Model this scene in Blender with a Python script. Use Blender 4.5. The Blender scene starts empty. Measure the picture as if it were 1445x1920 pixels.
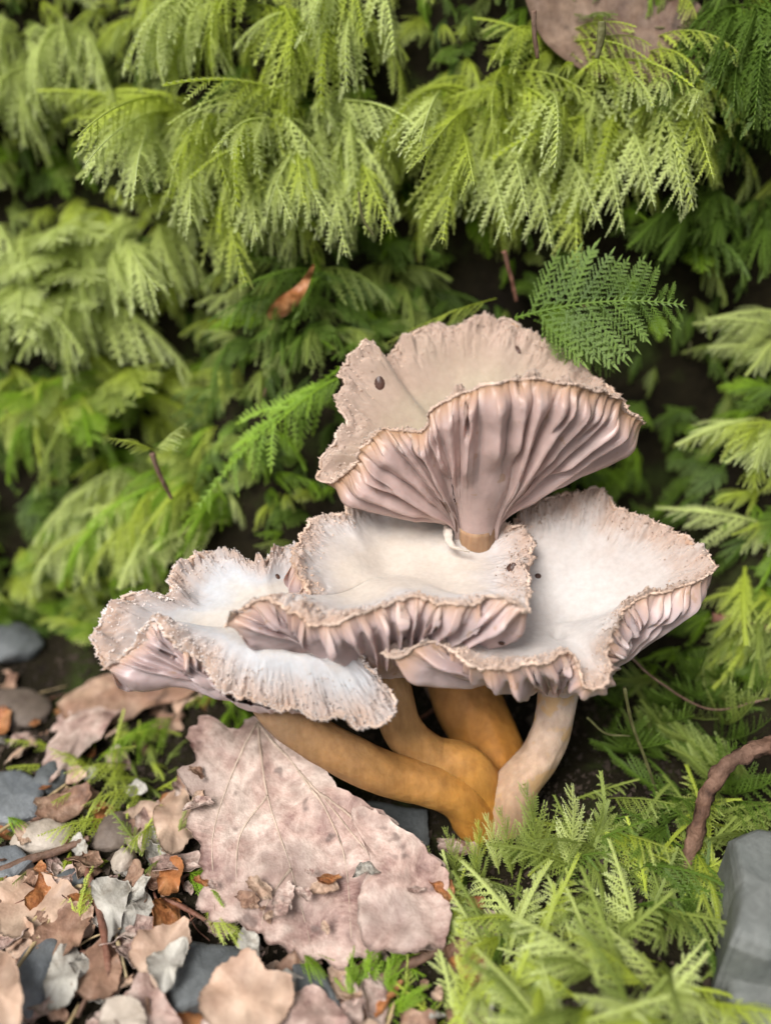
import bpy, math, random
import numpy as np

# ------------------------------------------------------------------ camera, world, sun, exposure
# All coordinates below are written in centimetres and scaled to metres by U.
U = 0.01
scene = bpy.context.scene
CAM = np.array([0.0, 0.0, 12.7])
PITCH = math.radians(30.0)
LENS, SENSOR = 28.0, 36.0
TAN = SENSOR / 2 / LENS
cam_data = bpy.data.cameras.new('camera')
cam = bpy.data.objects.new('camera', cam_data)
scene.collection.objects.link(cam)
cam.location = CAM * U
cam.rotation_euler = (math.pi / 2 - PITCH, 0, 0)
cam_data.sensor_fit = 'VERTICAL'
cam_data.sensor_height = SENSOR
cam_data.lens = LENS
cam_data.clip_start = 0.005
cam_data.clip_end = 100
cam_data.dof.use_dof = True
cam_data.dof.focus_distance = 13.8 * U
cam_data.dof.aperture_fstop = 6.6
scene.camera = cam

SUN_EL, SUN_AZ = math.radians(54), math.radians(220)      # azimuth clockwise from +Y: behind the camera, to its left
world = bpy.data.worlds.new('World')
scene.world = world
world.use_nodes = True
wn, wl = world.node_tree.nodes, world.node_tree.links
sky = wn.new('ShaderNodeTexSky')
sky.sky_type = 'NISHITA'
sky.sun_disc = False
sky.sun_elevation = SUN_EL
sky.sun_rotation = SUN_AZ
sky.dust_density = 4.0
sky.air_density = 1.0
grey = wn.new('ShaderNodeHueSaturation')                  # overcast: cloud takes most of the blue out of the sky
grey.inputs['Saturation'].default_value = 0.25
wl.new(sky.outputs['Color'], grey.inputs['Color'])
bg = wn['Background']
bg.inputs['Strength'].default_value = 0.05
wl.new(grey.outputs['Color'], bg.inputs['Color'])

sd = bpy.data.lights.new('sun', 'SUN')
sd.energy = 1.5
sd.angle = math.radians(28)
sd.color = (1.0, 0.98, 0.955)
sun = bpy.data.objects.new('sun', sd)
scene.collection.objects.link(sun)
sun.rotation_euler = (math.pi / 2 - SUN_EL, 0, -SUN_AZ + math.pi)

scene.view_settings.view_transform = 'Standard'
scene.view_settings.look = 'None'
scene.view_settings.gamma = 1.0
scene.view_settings.exposure = 1.38
scene.render.engine = 'CYCLES'
scene.cycles.use_denoising = True
scene.cycles.max_bounces = 8
scene.cycles.transparent_max_bounces = 4

rng = random.Random(7)
nrng = np.random.default_rng(7)
COL = scene.collection

# ------------------------------------------------------------------ small maths
F = np.array([0, math.cos(PITCH), -math.sin(PITCH)])
UPV = np.array([0, math.sin(PITCH), math.cos(PITCH)])
RT = np.array([1.0, 0, 0])


def ray(px, py):
    return F + RT * ((px - 722.5) / 960 * TAN) + UPV * ((960 - py) / 960 * TAN)


def at_z(px, py, z):
    r = ray(px, py)
    return CAM + r * ((z - CAM[2]) / r[2])


def at_y(px, py, y):
    r = ray(px, py)
    return CAM + r * (y / r[1])


def project(p):
    v = np.asarray(p, float) - CAM
    d = v @ F
    return 722.5 + (v @ RT) / d / TAN * 960, 960 - (v @ UPV) / d / TAN * 960, d


def unit(v):
    v = np.asarray(v, float)
    return v / (np.linalg.norm(v) + 1e-12)


def hash3(ix, iy, iz, seed):
    h = (ix.astype(np.int64) * 374761393 + iy.astype(np.int64) * 668265263 + iz.astype(np.int64) * 2147483647 + seed * 1274126177) & 0xFFFFFFFF
    h = ((h ^ (h >> 13)) * 1274126177) & 0xFFFFFFFF
    h = (h ^ (h >> 16)) & 0xFFFFFFFF
    return h / 0xFFFFFFFF


def vnoise(x, y, z=0.0, seed=0):
    """smooth value noise in -1..1"""
    x, y, z = np.broadcast_arrays(np.asarray(x, float), np.asarray(y, float), np.asarray(z, float))
    ix, iy, iz = np.floor(x), np.floor(y), np.floor(z)
    fx, fy, fz = x - ix, y - iy, z - iz
    fx, fy, fz = [f * f * (3 - 2 * f) for f in (fx, fy, fz)]
    out = 0
    for a in (0, 1):
        for b in (0, 1):
            for c in (0, 1):
                w = (fx if a else 1 - fx) * (fy if b else 1 - fy) * (fz if c else 1 - fz)
                out = out + w * hash3(ix + a, iy + b, iz + c, seed)
    return out * 2 - 1


def fbm(x, y, z=0.0, seed=0, oct=3):
    s, a = 0, 1.0
    for k in range(oct):
        s = s + a * vnoise(np.asarray(x) * 2 ** k, np.asarray(y) * 2 ** k, np.asarray(z) * 2 ** k, seed + k)
        a *= 0.5
    return s


def smooth(a, b, x):
    t = np.clip((np.asarray(x, float) - a) / (b - a), 0, 1)
    return t * t * (3 - 2 * t)


def catmull(pts, n, closed=False):
    """points (k,d) -> n samples, uniform in arc length"""
    P = np.asarray(pts, float)
    k = len(P)
    seg = k if closed else k - 1
    out = []
    m = 24
    for i in range(seg):
        if closed:
            p0, p1, p2, p3 = P[(i - 1) % k], P[i], P[(i + 1) % k], P[(i + 2) % k]
        else:
            p1, p2 = P[i], P[i + 1]
            p0 = P[i - 1] if i > 0 else 2 * p1 - p2
            p3 = P[i + 2] if i + 2 < k else 2 * p2 - p1
        for j in range(m):
            t = j / m
            out.append(0.5 * ((2 * p1) + (p2 - p0) * t + (2 * p0 - 5 * p1 + 4 * p2 - p3) * t * t + (3 * p1 - p0 - 3 * p2 + p3) * t ** 3))
    out.append(P[0] if closed else P[-1])
    out = np.array(out)
    d = np.concatenate([[0], np.cumsum(np.linalg.norm(np.diff(out[:, :3], axis=0), axis=1))])
    u = np.linspace(0, d[-1], n, endpoint=not closed)
    return np.stack([np.interp(u, d, out[:, c]) for c in range(P.shape[1])], 1)


# ------------------------------------------------------------------ mesh helpers
def make_mesh(name, v, f, attrs=None, smooth_shade=True):
    me = bpy.data.meshes.new(name)
    v = np.asarray(v, np.float32) * U
    if isinstance(f, np.ndarray):
        f = f.tolist()
    me.from_pydata(v.tolist(), [], f)
    if attrs:
        for k, a in attrs.items():
            a = np.asarray(a, np.float32)
            if a.ndim == 1:
                at = me.attributes.new(k, 'FLOAT', 'POINT')
                at.data.foreach_set('value', a)
            else:
                at = me.attributes.new(k, 'FLOAT_VECTOR', 'POINT')
                at.data.foreach_set('vector', a.ravel())
    if smooth_shade:
        me.polygons.foreach_set('use_smooth', np.ones(len(me.polygons), bool))
    me.update()
    return me


def link(name, me, mat=None, parent=None, loc=(0, 0, 0)):
    o = bpy.data.objects.new(name, me)
    COL.objects.link(o)
    o.location = np.asarray(loc, float) * U
    if mat is not None and not me.materials:
        me.materials.append(mat)
    if parent is not None:
        o.parent = parent
    return o


def tag(o, label, cat, group=None, kind=None):
    if label:
        o['label'] = label
    if cat:
        o['category'] = cat
    if group:
        o['group'] = group
    if kind:
        o['kind'] = kind
    return o


def empty(name, loc):
    o = bpy.data.objects.new(name, None)
    COL.objects.link(o)
    o.location = np.asarray(loc, float) * U
    o.empty_display_size = 0.005
    return o


def grid_faces(n, m, wrap=False):
    """n rows (around) by m columns"""
    i = np.arange(n if wrap else n - 1)
    j = np.arange(m - 1)
    I, J = np.meshgrid(i, j, indexing='ij')
    I2 = (I + 1) % n
    return np.stack([I * m + J, I2 * m + J, I2 * m + J + 1, I * m + J + 1], -1).reshape(-1, 4)


def frames_along(path):
    T = np.gradient(path, axis=0)
    T /= np.linalg.norm(T, axis=1)[:, None] + 1e-9
    A = np.zeros_like(T)
    a = unit(np.cross(T[0], [0.3, 0.9, 0.2]))
    for i in range(len(T)):
        a = unit(a - T[i] * (a @ T[i]))
        A[i] = a
    return T, A, np.cross(T, A)


def tube(path, rad, nr=12, rough=0.0, seed=0, freq=3.0, cap_ends=True):
    path = np.asarray(path, float)
    n = len(path)
    rad = np.broadcast_to(np.asarray(rad, float), (n,))
    T, A, B = frames_along(path)
    th = np.linspace(0, 2 * np.pi, nr, endpoint=False)
    s = np.linspace(0, 1, n)
    L = np.sum(np.linalg.norm(np.diff(path, axis=0), axis=1))
    nz = 1 + rough * fbm(np.cos(th)[None] * freq, np.sin(th)[None] * freq, (s * L * freq * 0.6)[:, None] + 0 * th[None], seed)
    r = rad[:, None] * nz
    V = path[:, None] + r[..., None] * (np.cos(th)[None, :, None] * A[:, None] + np.sin(th)[None, :, None] * B[:, None])
    f = []
    for i in range(n - 1):
        for j in range(nr):
            k = (j + 1) % nr
            f.append((i * nr + j, i * nr + k, (i + 1) * nr + k, (i + 1) * nr + j))
    v = V.reshape(-1, 3)
    if cap_ends:
        f.append(tuple(range(nr - 1, -1, -1)))
        f.append(tuple(range((n - 1) * nr, n * nr)))
    return v, f, np.repeat(s, nr)


# ------------------------------------------------------------------ materials
def new_mat(name):
    m = bpy.data.materials.new(name)
    m.use_nodes = True
    nt = m.node_tree
    return m, nt.nodes, nt.links, nt.nodes['Principled BSDF']


def noise(nodes, links, scale, detail=4, rough=0.55, vec=None, dist=0.0):
    n = nodes.new('ShaderNodeTexNoise')
    n.inputs['Scale'].default_value = scale
    n.inputs['Detail'].default_value = detail
    n.inputs['Roughness'].default_value = rough
    n.inputs['Distortion'].default_value = dist
    if vec is not None:
        links.new(vec, n.inputs['Vector'])
    return n.outputs['Fac']


def ramp(nodes, links, fac, stops):
    r = nodes.new('ShaderNodeValToRGB')
    e = r.color_ramp.elements
    while len(e) < len(stops):
        e.new(0.5)
    for k, (p, c) in enumerate(stops):
        e[k].position = p
        e[k].color = (*c, 1) if len(c) == 3 else c
    links.new(fac, r.inputs['Fac'])
    return r.outputs['Color']


def mix(nodes, links, fac, a, b, mode='MIX'):
    n = nodes.new('ShaderNodeMix')
    n.data_type = 'RGBA'
    n.blend_type = mode
    for sock, val in ((n.inputs[0], fac), (n.inputs[6], a), (n.inputs[7], b)):
        if hasattr(val, 'is_linked') or isinstance(val, bpy.types.NodeSocket):
            links.new(val, sock)
        elif isinstance(val, (int, float)):
            sock.default_value = val
        else:
            sock.default_value = (*val, 1)
    return n.outputs[2]


def math_node(nodes, links, op, a, b=None):
    n = nodes.new('ShaderNodeMath')
    n.operation = op
    for i, val in enumerate((a, b)):
        if val is None:
            continue
        if isinstance(val, bpy.types.NodeSocket):
            links.new(val, n.inputs[i])
        else:
            n.inputs[i].default_value = val
    return n.outputs[0]


def attr(nodes, name):
    n = nodes.new('ShaderNodeAttribute')
    n.attribute_name = name
    return n


def objcoord(nodes):
    return nodes.new('ShaderNodeTexCoord').outputs['Object']


def bump(nodes, links, h, strength, dist, b):
    n = nodes.new('ShaderNodeBump')
    n.inputs['Strength'].default_value = strength
    n.inputs['Distance'].default_value = dist
    links.new(h, n.inputs['Height'])
    links.new(n.outputs['Normal'], b.inputs['Normal'])


def scaled(nodes, links, vec, s):
    n = nodes.new('ShaderNodeMapping')
    links.new(vec, n.inputs['Vector'])
    n.inputs['Scale'].default_value = s
    return n.outputs[0]


def cap_top_mat(name, core, mid, edge, blotch=0.5, e0=0.80, e1=0.99):
    m, N, L, b = new_mat(name)
    a = attr(N, 'polar')
    vec = a.outputs['Vector']
    sep = N.new('ShaderNodeSeparateXYZ')
    L.new(vec, sep.inputs[0])
    oc = objcoord(N)
    fib = noise(N, L, 1.0, 6, 0.65, scaled(N, L, vec, (34, 34, 2.6)))
    blot = noise(N, L, 130, 4, 0.6, oc)
    fine = noise(N, L, 900, 3, 0.6, oc)
    rad = math_node(N, L, 'POWER', sep.outputs['Z'], 3.5)
    s = math_node(N, L, 'ADD', sep.outputs['Z'], math_node(N, L, 'MULTIPLY', math_node(N, L, 'SUBTRACT', blot, 0.5), blotch))
    fo = math_node(N, L, 'MULTIPLY', math_node(N, L, 'SUBTRACT', fib, 0.5), rad)
    s = math_node(N, L, 'ADD', s, math_node(N, L, 'MULTIPLY', fo, 0.4))
    base = ramp(N, L, s, [(0.0, core), (0.45, core), (e0, mid), (e1, edge)])
    fibc = ramp(N, L, fib, [(0.3, (0.74, 0.71, 0.70)), (0.6, (1, 1, 1))])
    c = mix(N, L, math_node(N, L, 'MULTIPLY', rad, 0.55), base, fibc, 'MULTIPLY')
    cloud = noise(N, L, 45, 4, 0.55, oc)
    c = mix(N, L, 0.8, c, ramp(N, L, cloud, [(0.3, (0.90, 0.85, 0.82)), (0.6, (1, 1, 1))]), 'MULTIPLY')
    c = mix(N, L, 0.35, c, ramp(N, L, fine, [(0.3, (0.75, 0.72, 0.7)), (0.7, (1.1, 1.1, 1.1))]), 'MULTIPLY')
    L.new(c, b.inputs['Base Color'])
    b.inputs['Roughness'].default_value = 0.9
    b.inputs['Specular IOR Level'].default_value = 0.15
    b.inputs['Sheen Weight'].default_value = 0.15
    b.inputs['Subsurface Weight'].default_value = 0.25
    b.inputs['Subsurface Radius'].default_value = (0.0022, 0.0014, 0.001)
    b.inputs['Subsurface Scale'].default_value = 0.6
    h = math_node(N, L, 'ADD', math_node(N, L, 'MULTIPLY', fib, rad), math_node(N, L, 'MULTIPLY', fine, 0.5))
    bump(N, L, h, 0.4, 0.0004, b)
    return m


def gill_mat(name, col, rim):
    m, N, L, b = new_mat(name)
    a = attr(N, 'polar')
    sep = N.new('ShaderNodeSeparateXYZ')
    L.new(a.outputs['Vector'], sep.inputs[0])
    oc = objcoord(N)
    n1 = noise(N, L, 220, 4, 0.6, oc)
    s = math_node(N, L, 'ADD', sep.outputs['Z'], math_node(N, L, 'MULTIPLY', math_node(N, L, 'SUBTRACT', n1, 0.5), 0.16))
    c0 = ramp(N, L, n1, [(0.3, tuple(x * 0.82 for x in col)), (0.7, tuple(min(1, x * 1.12) for x in col))])
    rimf = ramp(N, L, s, [(0.86, (0, 0, 0)), (0.99, (1, 1, 1))])
    c = mix(N, L, rimf, c0, rim)
    spots = ramp(N, L, noise(N, L, 420, 2, 0.5, oc), [(0.66, (0, 0, 0)), (0.72, (1, 1, 1))])
    c = mix(N, L, math_node(N, L, 'MULTIPLY', spots, 0.5), c, (0.34, 0.2, 0.1))
    L.new(c, b.inputs['Base Color'])
    b.inputs['Roughness'].default_value = 0.38
    b.inputs['Specular IOR Level'].default_value = 0.4
    b.inputs['Subsurface Weight'].default_value = 0.3
    b.inputs['Subsurface Radius'].default_value = (0.003, 0.0016, 0.0012)
    b.inputs['Subsurface Scale'].default_value = 0.6
    bump(N, L, noise(N, L, 700, 3, 0.5, oc), 0.12, 0.0004, b)
    return m


def stem_mat(name, low, high, patch, patch_amt=0.0):
    m, N, L, b = new_mat(name)
    s = attr(N, 'along').outputs['Fac']
    oc = objcoord(N)
    n1 = noise(N, L, 90, 4, 0.6, oc)
    n2 = noise(N, L, 320, 4, 0.6, oc)
    n3 = noise(N, L, 38, 3, 0.5, oc)
    f = math_node(N, L, 'ADD', s, math_node(N, L, 'MULTIPLY', math_node(N, L, 'SUBTRACT', n1, 0.5), 0.5))
    c = ramp(N, L, f, [(0.05, low), (0.55, tuple((p + q) / 2 for p, q in zip(low, high))), (0.95, high)])
    c = mix(N, L, 0.5, c, ramp(N, L, n2, [(0.3, (0.72, 0.68, 0.62)), (0.7, (1.12, 1.1, 1.05))]), 'MULTIPLY')
    c = mix(N, L, 0.75, c, ramp(N, L, n3, [(0.3, (0.48, 0.46, 0.46)), (0.62, (1.1, 1.08, 1.08))]), 'MULTIPLY')
    streak = noise(N, L, 1.0, 4, 0.6, scaled(N, L, oc, (700, 700, 120)))
    c = mix(N, L, 0.6, c, ramp(N, L, streak, [(0.35, (0.72, 0.68, 0.64)), (0.6, (1.05, 1.05, 1.05))]), 'MULTIPLY')
    if patch_amt:
        pf = ramp(N, L, n1, [(0.5, (0, 0, 0)), (0.54, (1, 1, 1))])
        c = mix(N, L, math_node(N, L, 'MULTIPLY', pf, patch_amt), c, patch)
    L.new(c, b.inputs['Base Color'])
    b.inputs['Roughness'].default_value = 0.68
    b.inputs['Specular IOR Level'].default_value = 0.25
    b.inputs['Subsurface Weight'].default_value = 0.3
    b.inputs['Subsurface Radius'].default_value = (0.004, 0.0016, 0.0006)
    b.inputs['Subsurface Scale'].default_value = 0.6
    bump(N, L, n2, 0.5, 0.0007, b)
    return m


def moss_mat(name, dark, light, tipc, transl=0.42):
    m, N, L, b = new_mat(name)
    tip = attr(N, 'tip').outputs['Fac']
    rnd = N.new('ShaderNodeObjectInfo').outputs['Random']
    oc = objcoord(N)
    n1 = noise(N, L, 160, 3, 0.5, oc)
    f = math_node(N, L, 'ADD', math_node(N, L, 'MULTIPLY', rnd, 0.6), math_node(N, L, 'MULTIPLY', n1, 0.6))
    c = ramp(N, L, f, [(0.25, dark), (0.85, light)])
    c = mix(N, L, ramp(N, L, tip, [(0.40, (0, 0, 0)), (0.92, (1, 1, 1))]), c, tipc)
    L.new(c, b.inputs['Base Color'])
    b.inputs['Roughness'].default_value = 0.5
    b.inputs['Specular IOR Level'].default_value = 0.35
    t = N.new('ShaderNodeBsdfTranslucent')
    L.new(c, t.inputs['Color'])
    ms = N.new('ShaderNodeMixShader')
    ms.inputs[0].default_value = transl
    L.new(b.outputs[0], ms.inputs[1])
    L.new(t.outputs[0], ms.inputs[2])
    L.new(ms.outputs[0], N['Material Output'].inputs['Surface'])
    return m


def leaf_mat(name, a, bcol, c3, gloss=0.55, scale=70):
    m, N, L, b = new_mat(name)
    oc = objcoord(N)
    n1 = noise(N, L, scale, 5, 0.65, oc, 0.6)
    n2 = noise(N, L, scale * 4, 4, 0.6, oc)
    n3 = noise(N, L, scale * 0.5, 3, 0.6, oc)
    c = ramp(N, L, n1, [(0.33, c3), (0.45, a), (0.62, bcol)])
    c = mix(N, L, 0.85, c, ramp(N, L, n2, [(0.3, (0.50, 0.46, 0.44)), (0.62, (1.12, 1.1, 1.08))]), 'MULTIPLY')
    c = mix(N, L, ramp(N, L, n3, [(0.53, (0, 0, 0)), (0.66, (0.7, 0.7, 0.7))]), c, tuple(x * 0.5 for x in a))
    spot = ramp(N, L, noise(N, L, scale * 2.6, 2, 0.5, oc), [(0.66, (0, 0, 0)), (0.72, (0.7, 0.7, 0.7))])
    c = mix(N, L, spot, c, tuple(x * 0.3 for x in a))
    L.new(c, b.inputs['Base Color'])
    b.inputs['Roughness'].default_value = gloss
    b.inputs['Specular IOR Level'].default_value = 0.3
    bump(N, L, math_node(N, L, 'ADD', n2, n1), 0.6, 0.0009, b)
    return m


def stone_mat(name, a, bcol, rough=0.65):
    m, N, L, b = new_mat(name)
    oc = objcoord(N)
    n1 = noise(N, L, 90, 6, 0.65, oc)
    n2 = noise(N, L, 600, 4, 0.7, oc)
    c = ramp(N, L, n1, [(0.3, a), (0.7, bcol)])
    c = mix(N, L, 0.5, c, ramp(N, L, n2, [(0.3, (0.6, 0.6, 0.6)), (0.7, (1.2, 1.2, 1.2))]), 'MULTIPLY')
    L.new(c, b.inputs['Base Color'])
    b.inputs['Roughness'].default_value = rough
    b.inputs['Specular IOR Level'].default_value = 0.4
    bump(N, L, math_node(N, L, 'ADD', n1, n2), 0.4, 0.0008, b)
    return m


M = {}
M['white_top'] = cap_top_mat('cap_white', (0.56, 0.53, 0.505), (0.52, 0.47, 0.44), (0.46, 0.345, 0.28), 0.7, 0.74, 1.08)
M['cream_top'] = cap_top_mat('cap_cream', (0.57, 0.50, 0.43), (0.53, 0.49, 0.47), (0.46, 0.34, 0.275), 0.7, 0.74, 1.08)
M['tan_top'] = cap_top_mat('cap_tan', (0.42, 0.345, 0.255), (0.42, 0.32, 0.25), (0.46, 0.345, 0.28), 0.7, 0.72, 1.05)
M['pale_top'] = cap_top_mat('cap_pale', (0.56, 0.52, 0.47), (0.50, 0.505, 0.52), (0.47, 0.35, 0.285), 0.6, 0.66, 1.0)
M['gill_pink'] = gill_mat('gill_pink', (0.48, 0.345, 0.31), (0.42, 0.25, 0.15))
M['gill_mauve'] = gill_mat('gill_mauve', (0.50, 0.38, 0.365), (0.46, 0.29, 0.20))
M['stem_orange'] = stem_mat('stem_orange', (0.56, 0.26, 0.04), (0.40, 0.25, 0.13), (0.4, 0.3, 0.2))
M['stem_brown'] = stem_mat('stem_brown', (0.54, 0.25, 0.04), (0.33, 0.21, 0.12), (0.4, 0.3, 0.2))
M['stem_deep'] = stem_mat('stem_deep', (0.44, 0.19, 0.025), (0.40, 0.25, 0.15), (0.4, 0.3, 0.2))
M['stem_pale'] = stem_mat('stem_pale', (0.50, 0.32, 0.19), (0.52, 0.42, 0.36), (0.48, 0.30, 0.14), 0.8)
M['fringe'] = leaf_mat('fringe_felt', (0.60, 0.44, 0.34), (0.68, 0.54, 0.45), (0.46, 0.31, 0.22), 0.9)
M['fringe_white'] = leaf_mat('fringe_white', (0.68, 0.58, 0.52), (0.74, 0.68, 0.65), (0.54, 0.42, 0.35), 0.9)
M['moss_bright'] = moss_mat('moss_bright', (0.33, 0.40, 0.035), (0.54, 0.63, 0.075), (0.70, 0.77, 0.30))
M['moss_pale'] = moss_mat('moss_pale', (0.46, 0.53, 0.13), (0.64, 0.72, 0.25), (0.76, 0.82, 0.46))
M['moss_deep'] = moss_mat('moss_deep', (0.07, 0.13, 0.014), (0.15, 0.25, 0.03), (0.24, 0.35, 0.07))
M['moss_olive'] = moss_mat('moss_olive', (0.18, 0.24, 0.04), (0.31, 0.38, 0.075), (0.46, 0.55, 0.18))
M['moss_lime'] = moss_mat('moss_lime', (0.17, 0.30, 0.015), (0.29, 0.47, 0.03), (0.40, 0.57, 0.08))
M['leaf_pink'] = leaf_mat('leaf_pink', (0.43, 0.30, 0.255), (0.64, 0.52, 0.45), (0.20, 0.11, 0.095), 0.55, 90)
M['leaf_tan'] = leaf_mat('leaf_tan', (0.48, 0.33, 0.24), (0.58, 0.45, 0.34), (0.34, 0.2, 0.13), 0.55, 40)
M['leaf_dark'] = leaf_mat('leaf_dark', (0.15, 0.095, 0.065), (0.22, 0.15, 0.105), (0.09, 0.05, 0.035), 0.6)
M['leaf_brown'] = leaf_mat('leaf_brown', (0.26, 0.15, 0.10), (0.40, 0.27, 0.19), (0.13, 0.07, 0.05), 0.55)
M['leaf_rust'] = leaf_mat('leaf_rust', (0.36, 0.14, 0.05), (0.42, 0.22, 0.1), (0.2, 0.07, 0.03), 0.4)
M['leaf_grey'] = leaf_mat('leaf_grey', (0.42, 0.40, 0.35), (0.52, 0.5, 0.45), (0.3, 0.26, 0.21), 0.6)
M['vein'] = leaf_mat('vein', (0.50, 0.39, 0.31), (0.58, 0.47, 0.38), (0.4, 0.29, 0.22), 0.6)
M['twig_red'] = leaf_mat('twig_red', (0.20, 0.09, 0.06), (0.29, 0.16, 0.11), (0.12, 0.05, 0.03), 0.6, 120)
M['twig_brown'] = leaf_mat('twig_brown', (0.17, 0.10, 0.07), (0.28, 0.19, 0.14), (0.08, 0.05, 0.03), 0.7, 120)
M['straw'] = leaf_mat('straw', (0.45, 0.34, 0.18), (0.55, 0.45, 0.27), (0.3, 0.2, 0.1), 0.55)
M['slate'] = stone_mat('slate', (0.06, 0.065, 0.068), (0.14, 0.15, 0.15))
M['slate_pale'] = stone_mat('slate_pale', (0.10, 0.11, 0.10), (0.19, 0.195, 0.18))
M['bark'] = leaf_mat('bark', (0.13, 0.07, 0.045), (0.22, 0.13, 0.09), (0.06, 0.03, 0.02), 0.75, 160)
M['stalk'] = leaf_mat('stalk', (0.13, 0.13, 0.05), (0.2, 0.2, 0.08), (0.08, 0.06, 0.03), 0.6)
M['slate_blue'] = stone_mat('slate_blue', (0.09, 0.10, 0.11), (0.20, 0.21, 0.215), 0.5)
M['stone_brown'] = stone_mat('stone_brown', (0.10, 0.07, 0.055), (0.18, 0.14, 0.11))
M['stone_cream'] = stone_mat('stone_cream', (0.36, 0.29, 0.22), (0.52, 0.45, 0.38))
M['seed'] = leaf_mat('seed', (0.07, 0.035, 0.025), (0.12, 0.06, 0.045), (0.03, 0.02, 0.015), 0.35)


def soil_material():
    m, N, L, b = new_mat('soil')
    oc = objcoord(N)
    n1 = noise(N, L, 60, 6, 0.65, oc)
    n2 = noise(N, L, 420, 5, 0.7, oc)
    c = ramp(N, L, n1, [(0.3, (0.008, 0.006, 0.004)), (0.55, (0.018, 0.015, 0.008)), (0.68, (0.030, 0.042, 0.011))])
    c = mix(N, L, 0.6, c, ramp(N, L, n2, [(0.3, (0.4, 0.4, 0.4)), (0.7, (1.4, 1.3, 1.2))]), 'MULTIPLY')
    L.new(c, b.inputs['Base Color'])
    b.inputs['Roughness'].default_value = 0.9
    b.inputs['Specular IOR Level'].default_value = 0.08
    bump(N, L, n2, 0.8, 0.0015, b)
    return m


M['soil'] = soil_material()
M['crumb'] = leaf_mat('crumb', (0.035, 0.025, 0.018), (0.08, 0.058, 0.042), (0.015, 0.011, 0.008), 0.85, 40)


# ------------------------------------------------------------------ terrain: forest floor running up into a steep mossy bank
def foot(x):
    """y at which the bank leaves the floor"""
    x = np.asarray(x, float)
    return 13.4 + 2.2 * smooth(-1.0, -7.0, x) + 0.25 * np.sin(x * 0.7 + 1) - 0.6 * smooth(3, 8, x)


HOLES = []                                                     # (x, y, half-width, half-depth, push) of the dark hollows in the bank


def height(x, y):
    x, y = np.asarray(x, float), np.asarray(y, float)
    v = y - foot(x)
    for hx, hy, ax, ay, push in HOLES:
        v = v - push * np.exp(-((x - hx) / ax) ** 2 - ((y - hy) / ay) ** 2)
    k = 1.4
    rise = np.log1p(np.exp(np.clip(v * k, -40, 40))) / k * 2.25
    top = 15.5
    rise = np.where(rise > top, top + (rise - top) * 0.12, rise)
    near = np.exp(-((y - 13) ** 2 + x ** 2) / 900)
    z = rise + near * (0.10 * fbm(x * 0.9, y * 0.9, 0, 3) + smooth(0.5, 3, v) * 0.55 * fbm(x * 0.35 + 4, y * 0.5, 0, 9))
    z = z + 1.05 * np.exp(-(((x - 3.3) / 1.7) ** 2 + ((y - 6.3) / 1.7) ** 2))
    z = z + 0.85 * np.exp(-(((x - 4.3) / 1.7) ** 2 + ((y - 9.8) / 1.6) ** 2))
    z = z + 0.8 * smooth(6.0, 9.0, x) * near
    return z


def march(px, py, lift=0.0):
    r = ray(px, py)
    t = np.arange(4, 60, 0.04)
    P = CAM + r * t[:, None]
    below = P[:, 2] < height(P[:, 0], P[:, 1]) + lift
    i = int(np.argmax(below)) if below.any() else len(t) - 1
    return P[i]


_hs = []
for hpx, hpy, ax, ay, push in ((345, 640, 1.3, 0.9, 2.0), (770, 430, 1.6, 0.8, 1.8), (1230, 440, 2.4, 1.0, 2.6), (1420, 480, 1.4, 0.9, 2.0), (1210, 780, 1.3, 0.9, 2.2), (1250, 1000, 1.2, 0.9, 1.6), (60, 1130, 1.6, 0.8, 1.2), (250, 300, 1.2, 0.6, 1.0), (750, 90, 0.9, 0.7, 1.2)):
    q = march(hpx, hpy)
    _hs.append((q[0], q[1] + 0.3, ax, ay, push))
HOLES.extend(_hs)


def surf_normal(x, y, e=0.15):
    dx = (height(x + e, y) - height(x - e, y)) / (2 * e)
    dy = (height(x, y + e) - height(x, y - e)) / (2 * e)
    return unit([-float(dx), -float(dy), 1.0])


def axis_samples(lo, hi, core_lo, core_hi, step):
    core = np.arange(core_lo, core_hi + step / 2, step)
    left = core_lo - np.geomspace(0.5, core_lo - lo, 22)[::-1]
    right = core_hi + np.geomspace(0.5, hi - core_hi, 22)
    return np.concatenate([left, core, right])


gx = axis_samples(-2000, 2000, -20, 20, 0.25)
gy = axis_samples(-2000, 2000, 0, 26, 0.2)
GX, GY = np.meshgrid(gx, gy, indexing='ij')
gv = np.stack([GX, GY, height(GX, GY)], -1).reshape(-1, 3)
ground = link('ground', make_mesh('ground', gv, grid_faces(len(gx), len(gy))), M['soil'])
ground['kind'] = 'structure'
ground['label'] = 'dark soil floor rising into the steep mossy bank'


# ------------------------------------------------------------------ mushrooms
def pts(lst):
    """(px, py, 'y'|'z', value, roll) -> world xyz + roll"""
    out = []
    for px, py, how, val, *r in lst:
        p = at_y(px, py, val) if how == 'y' else at_z(px, py, val)
        out.append([*p, r[0] if r else 0.0])
    return np.array(out)


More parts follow.
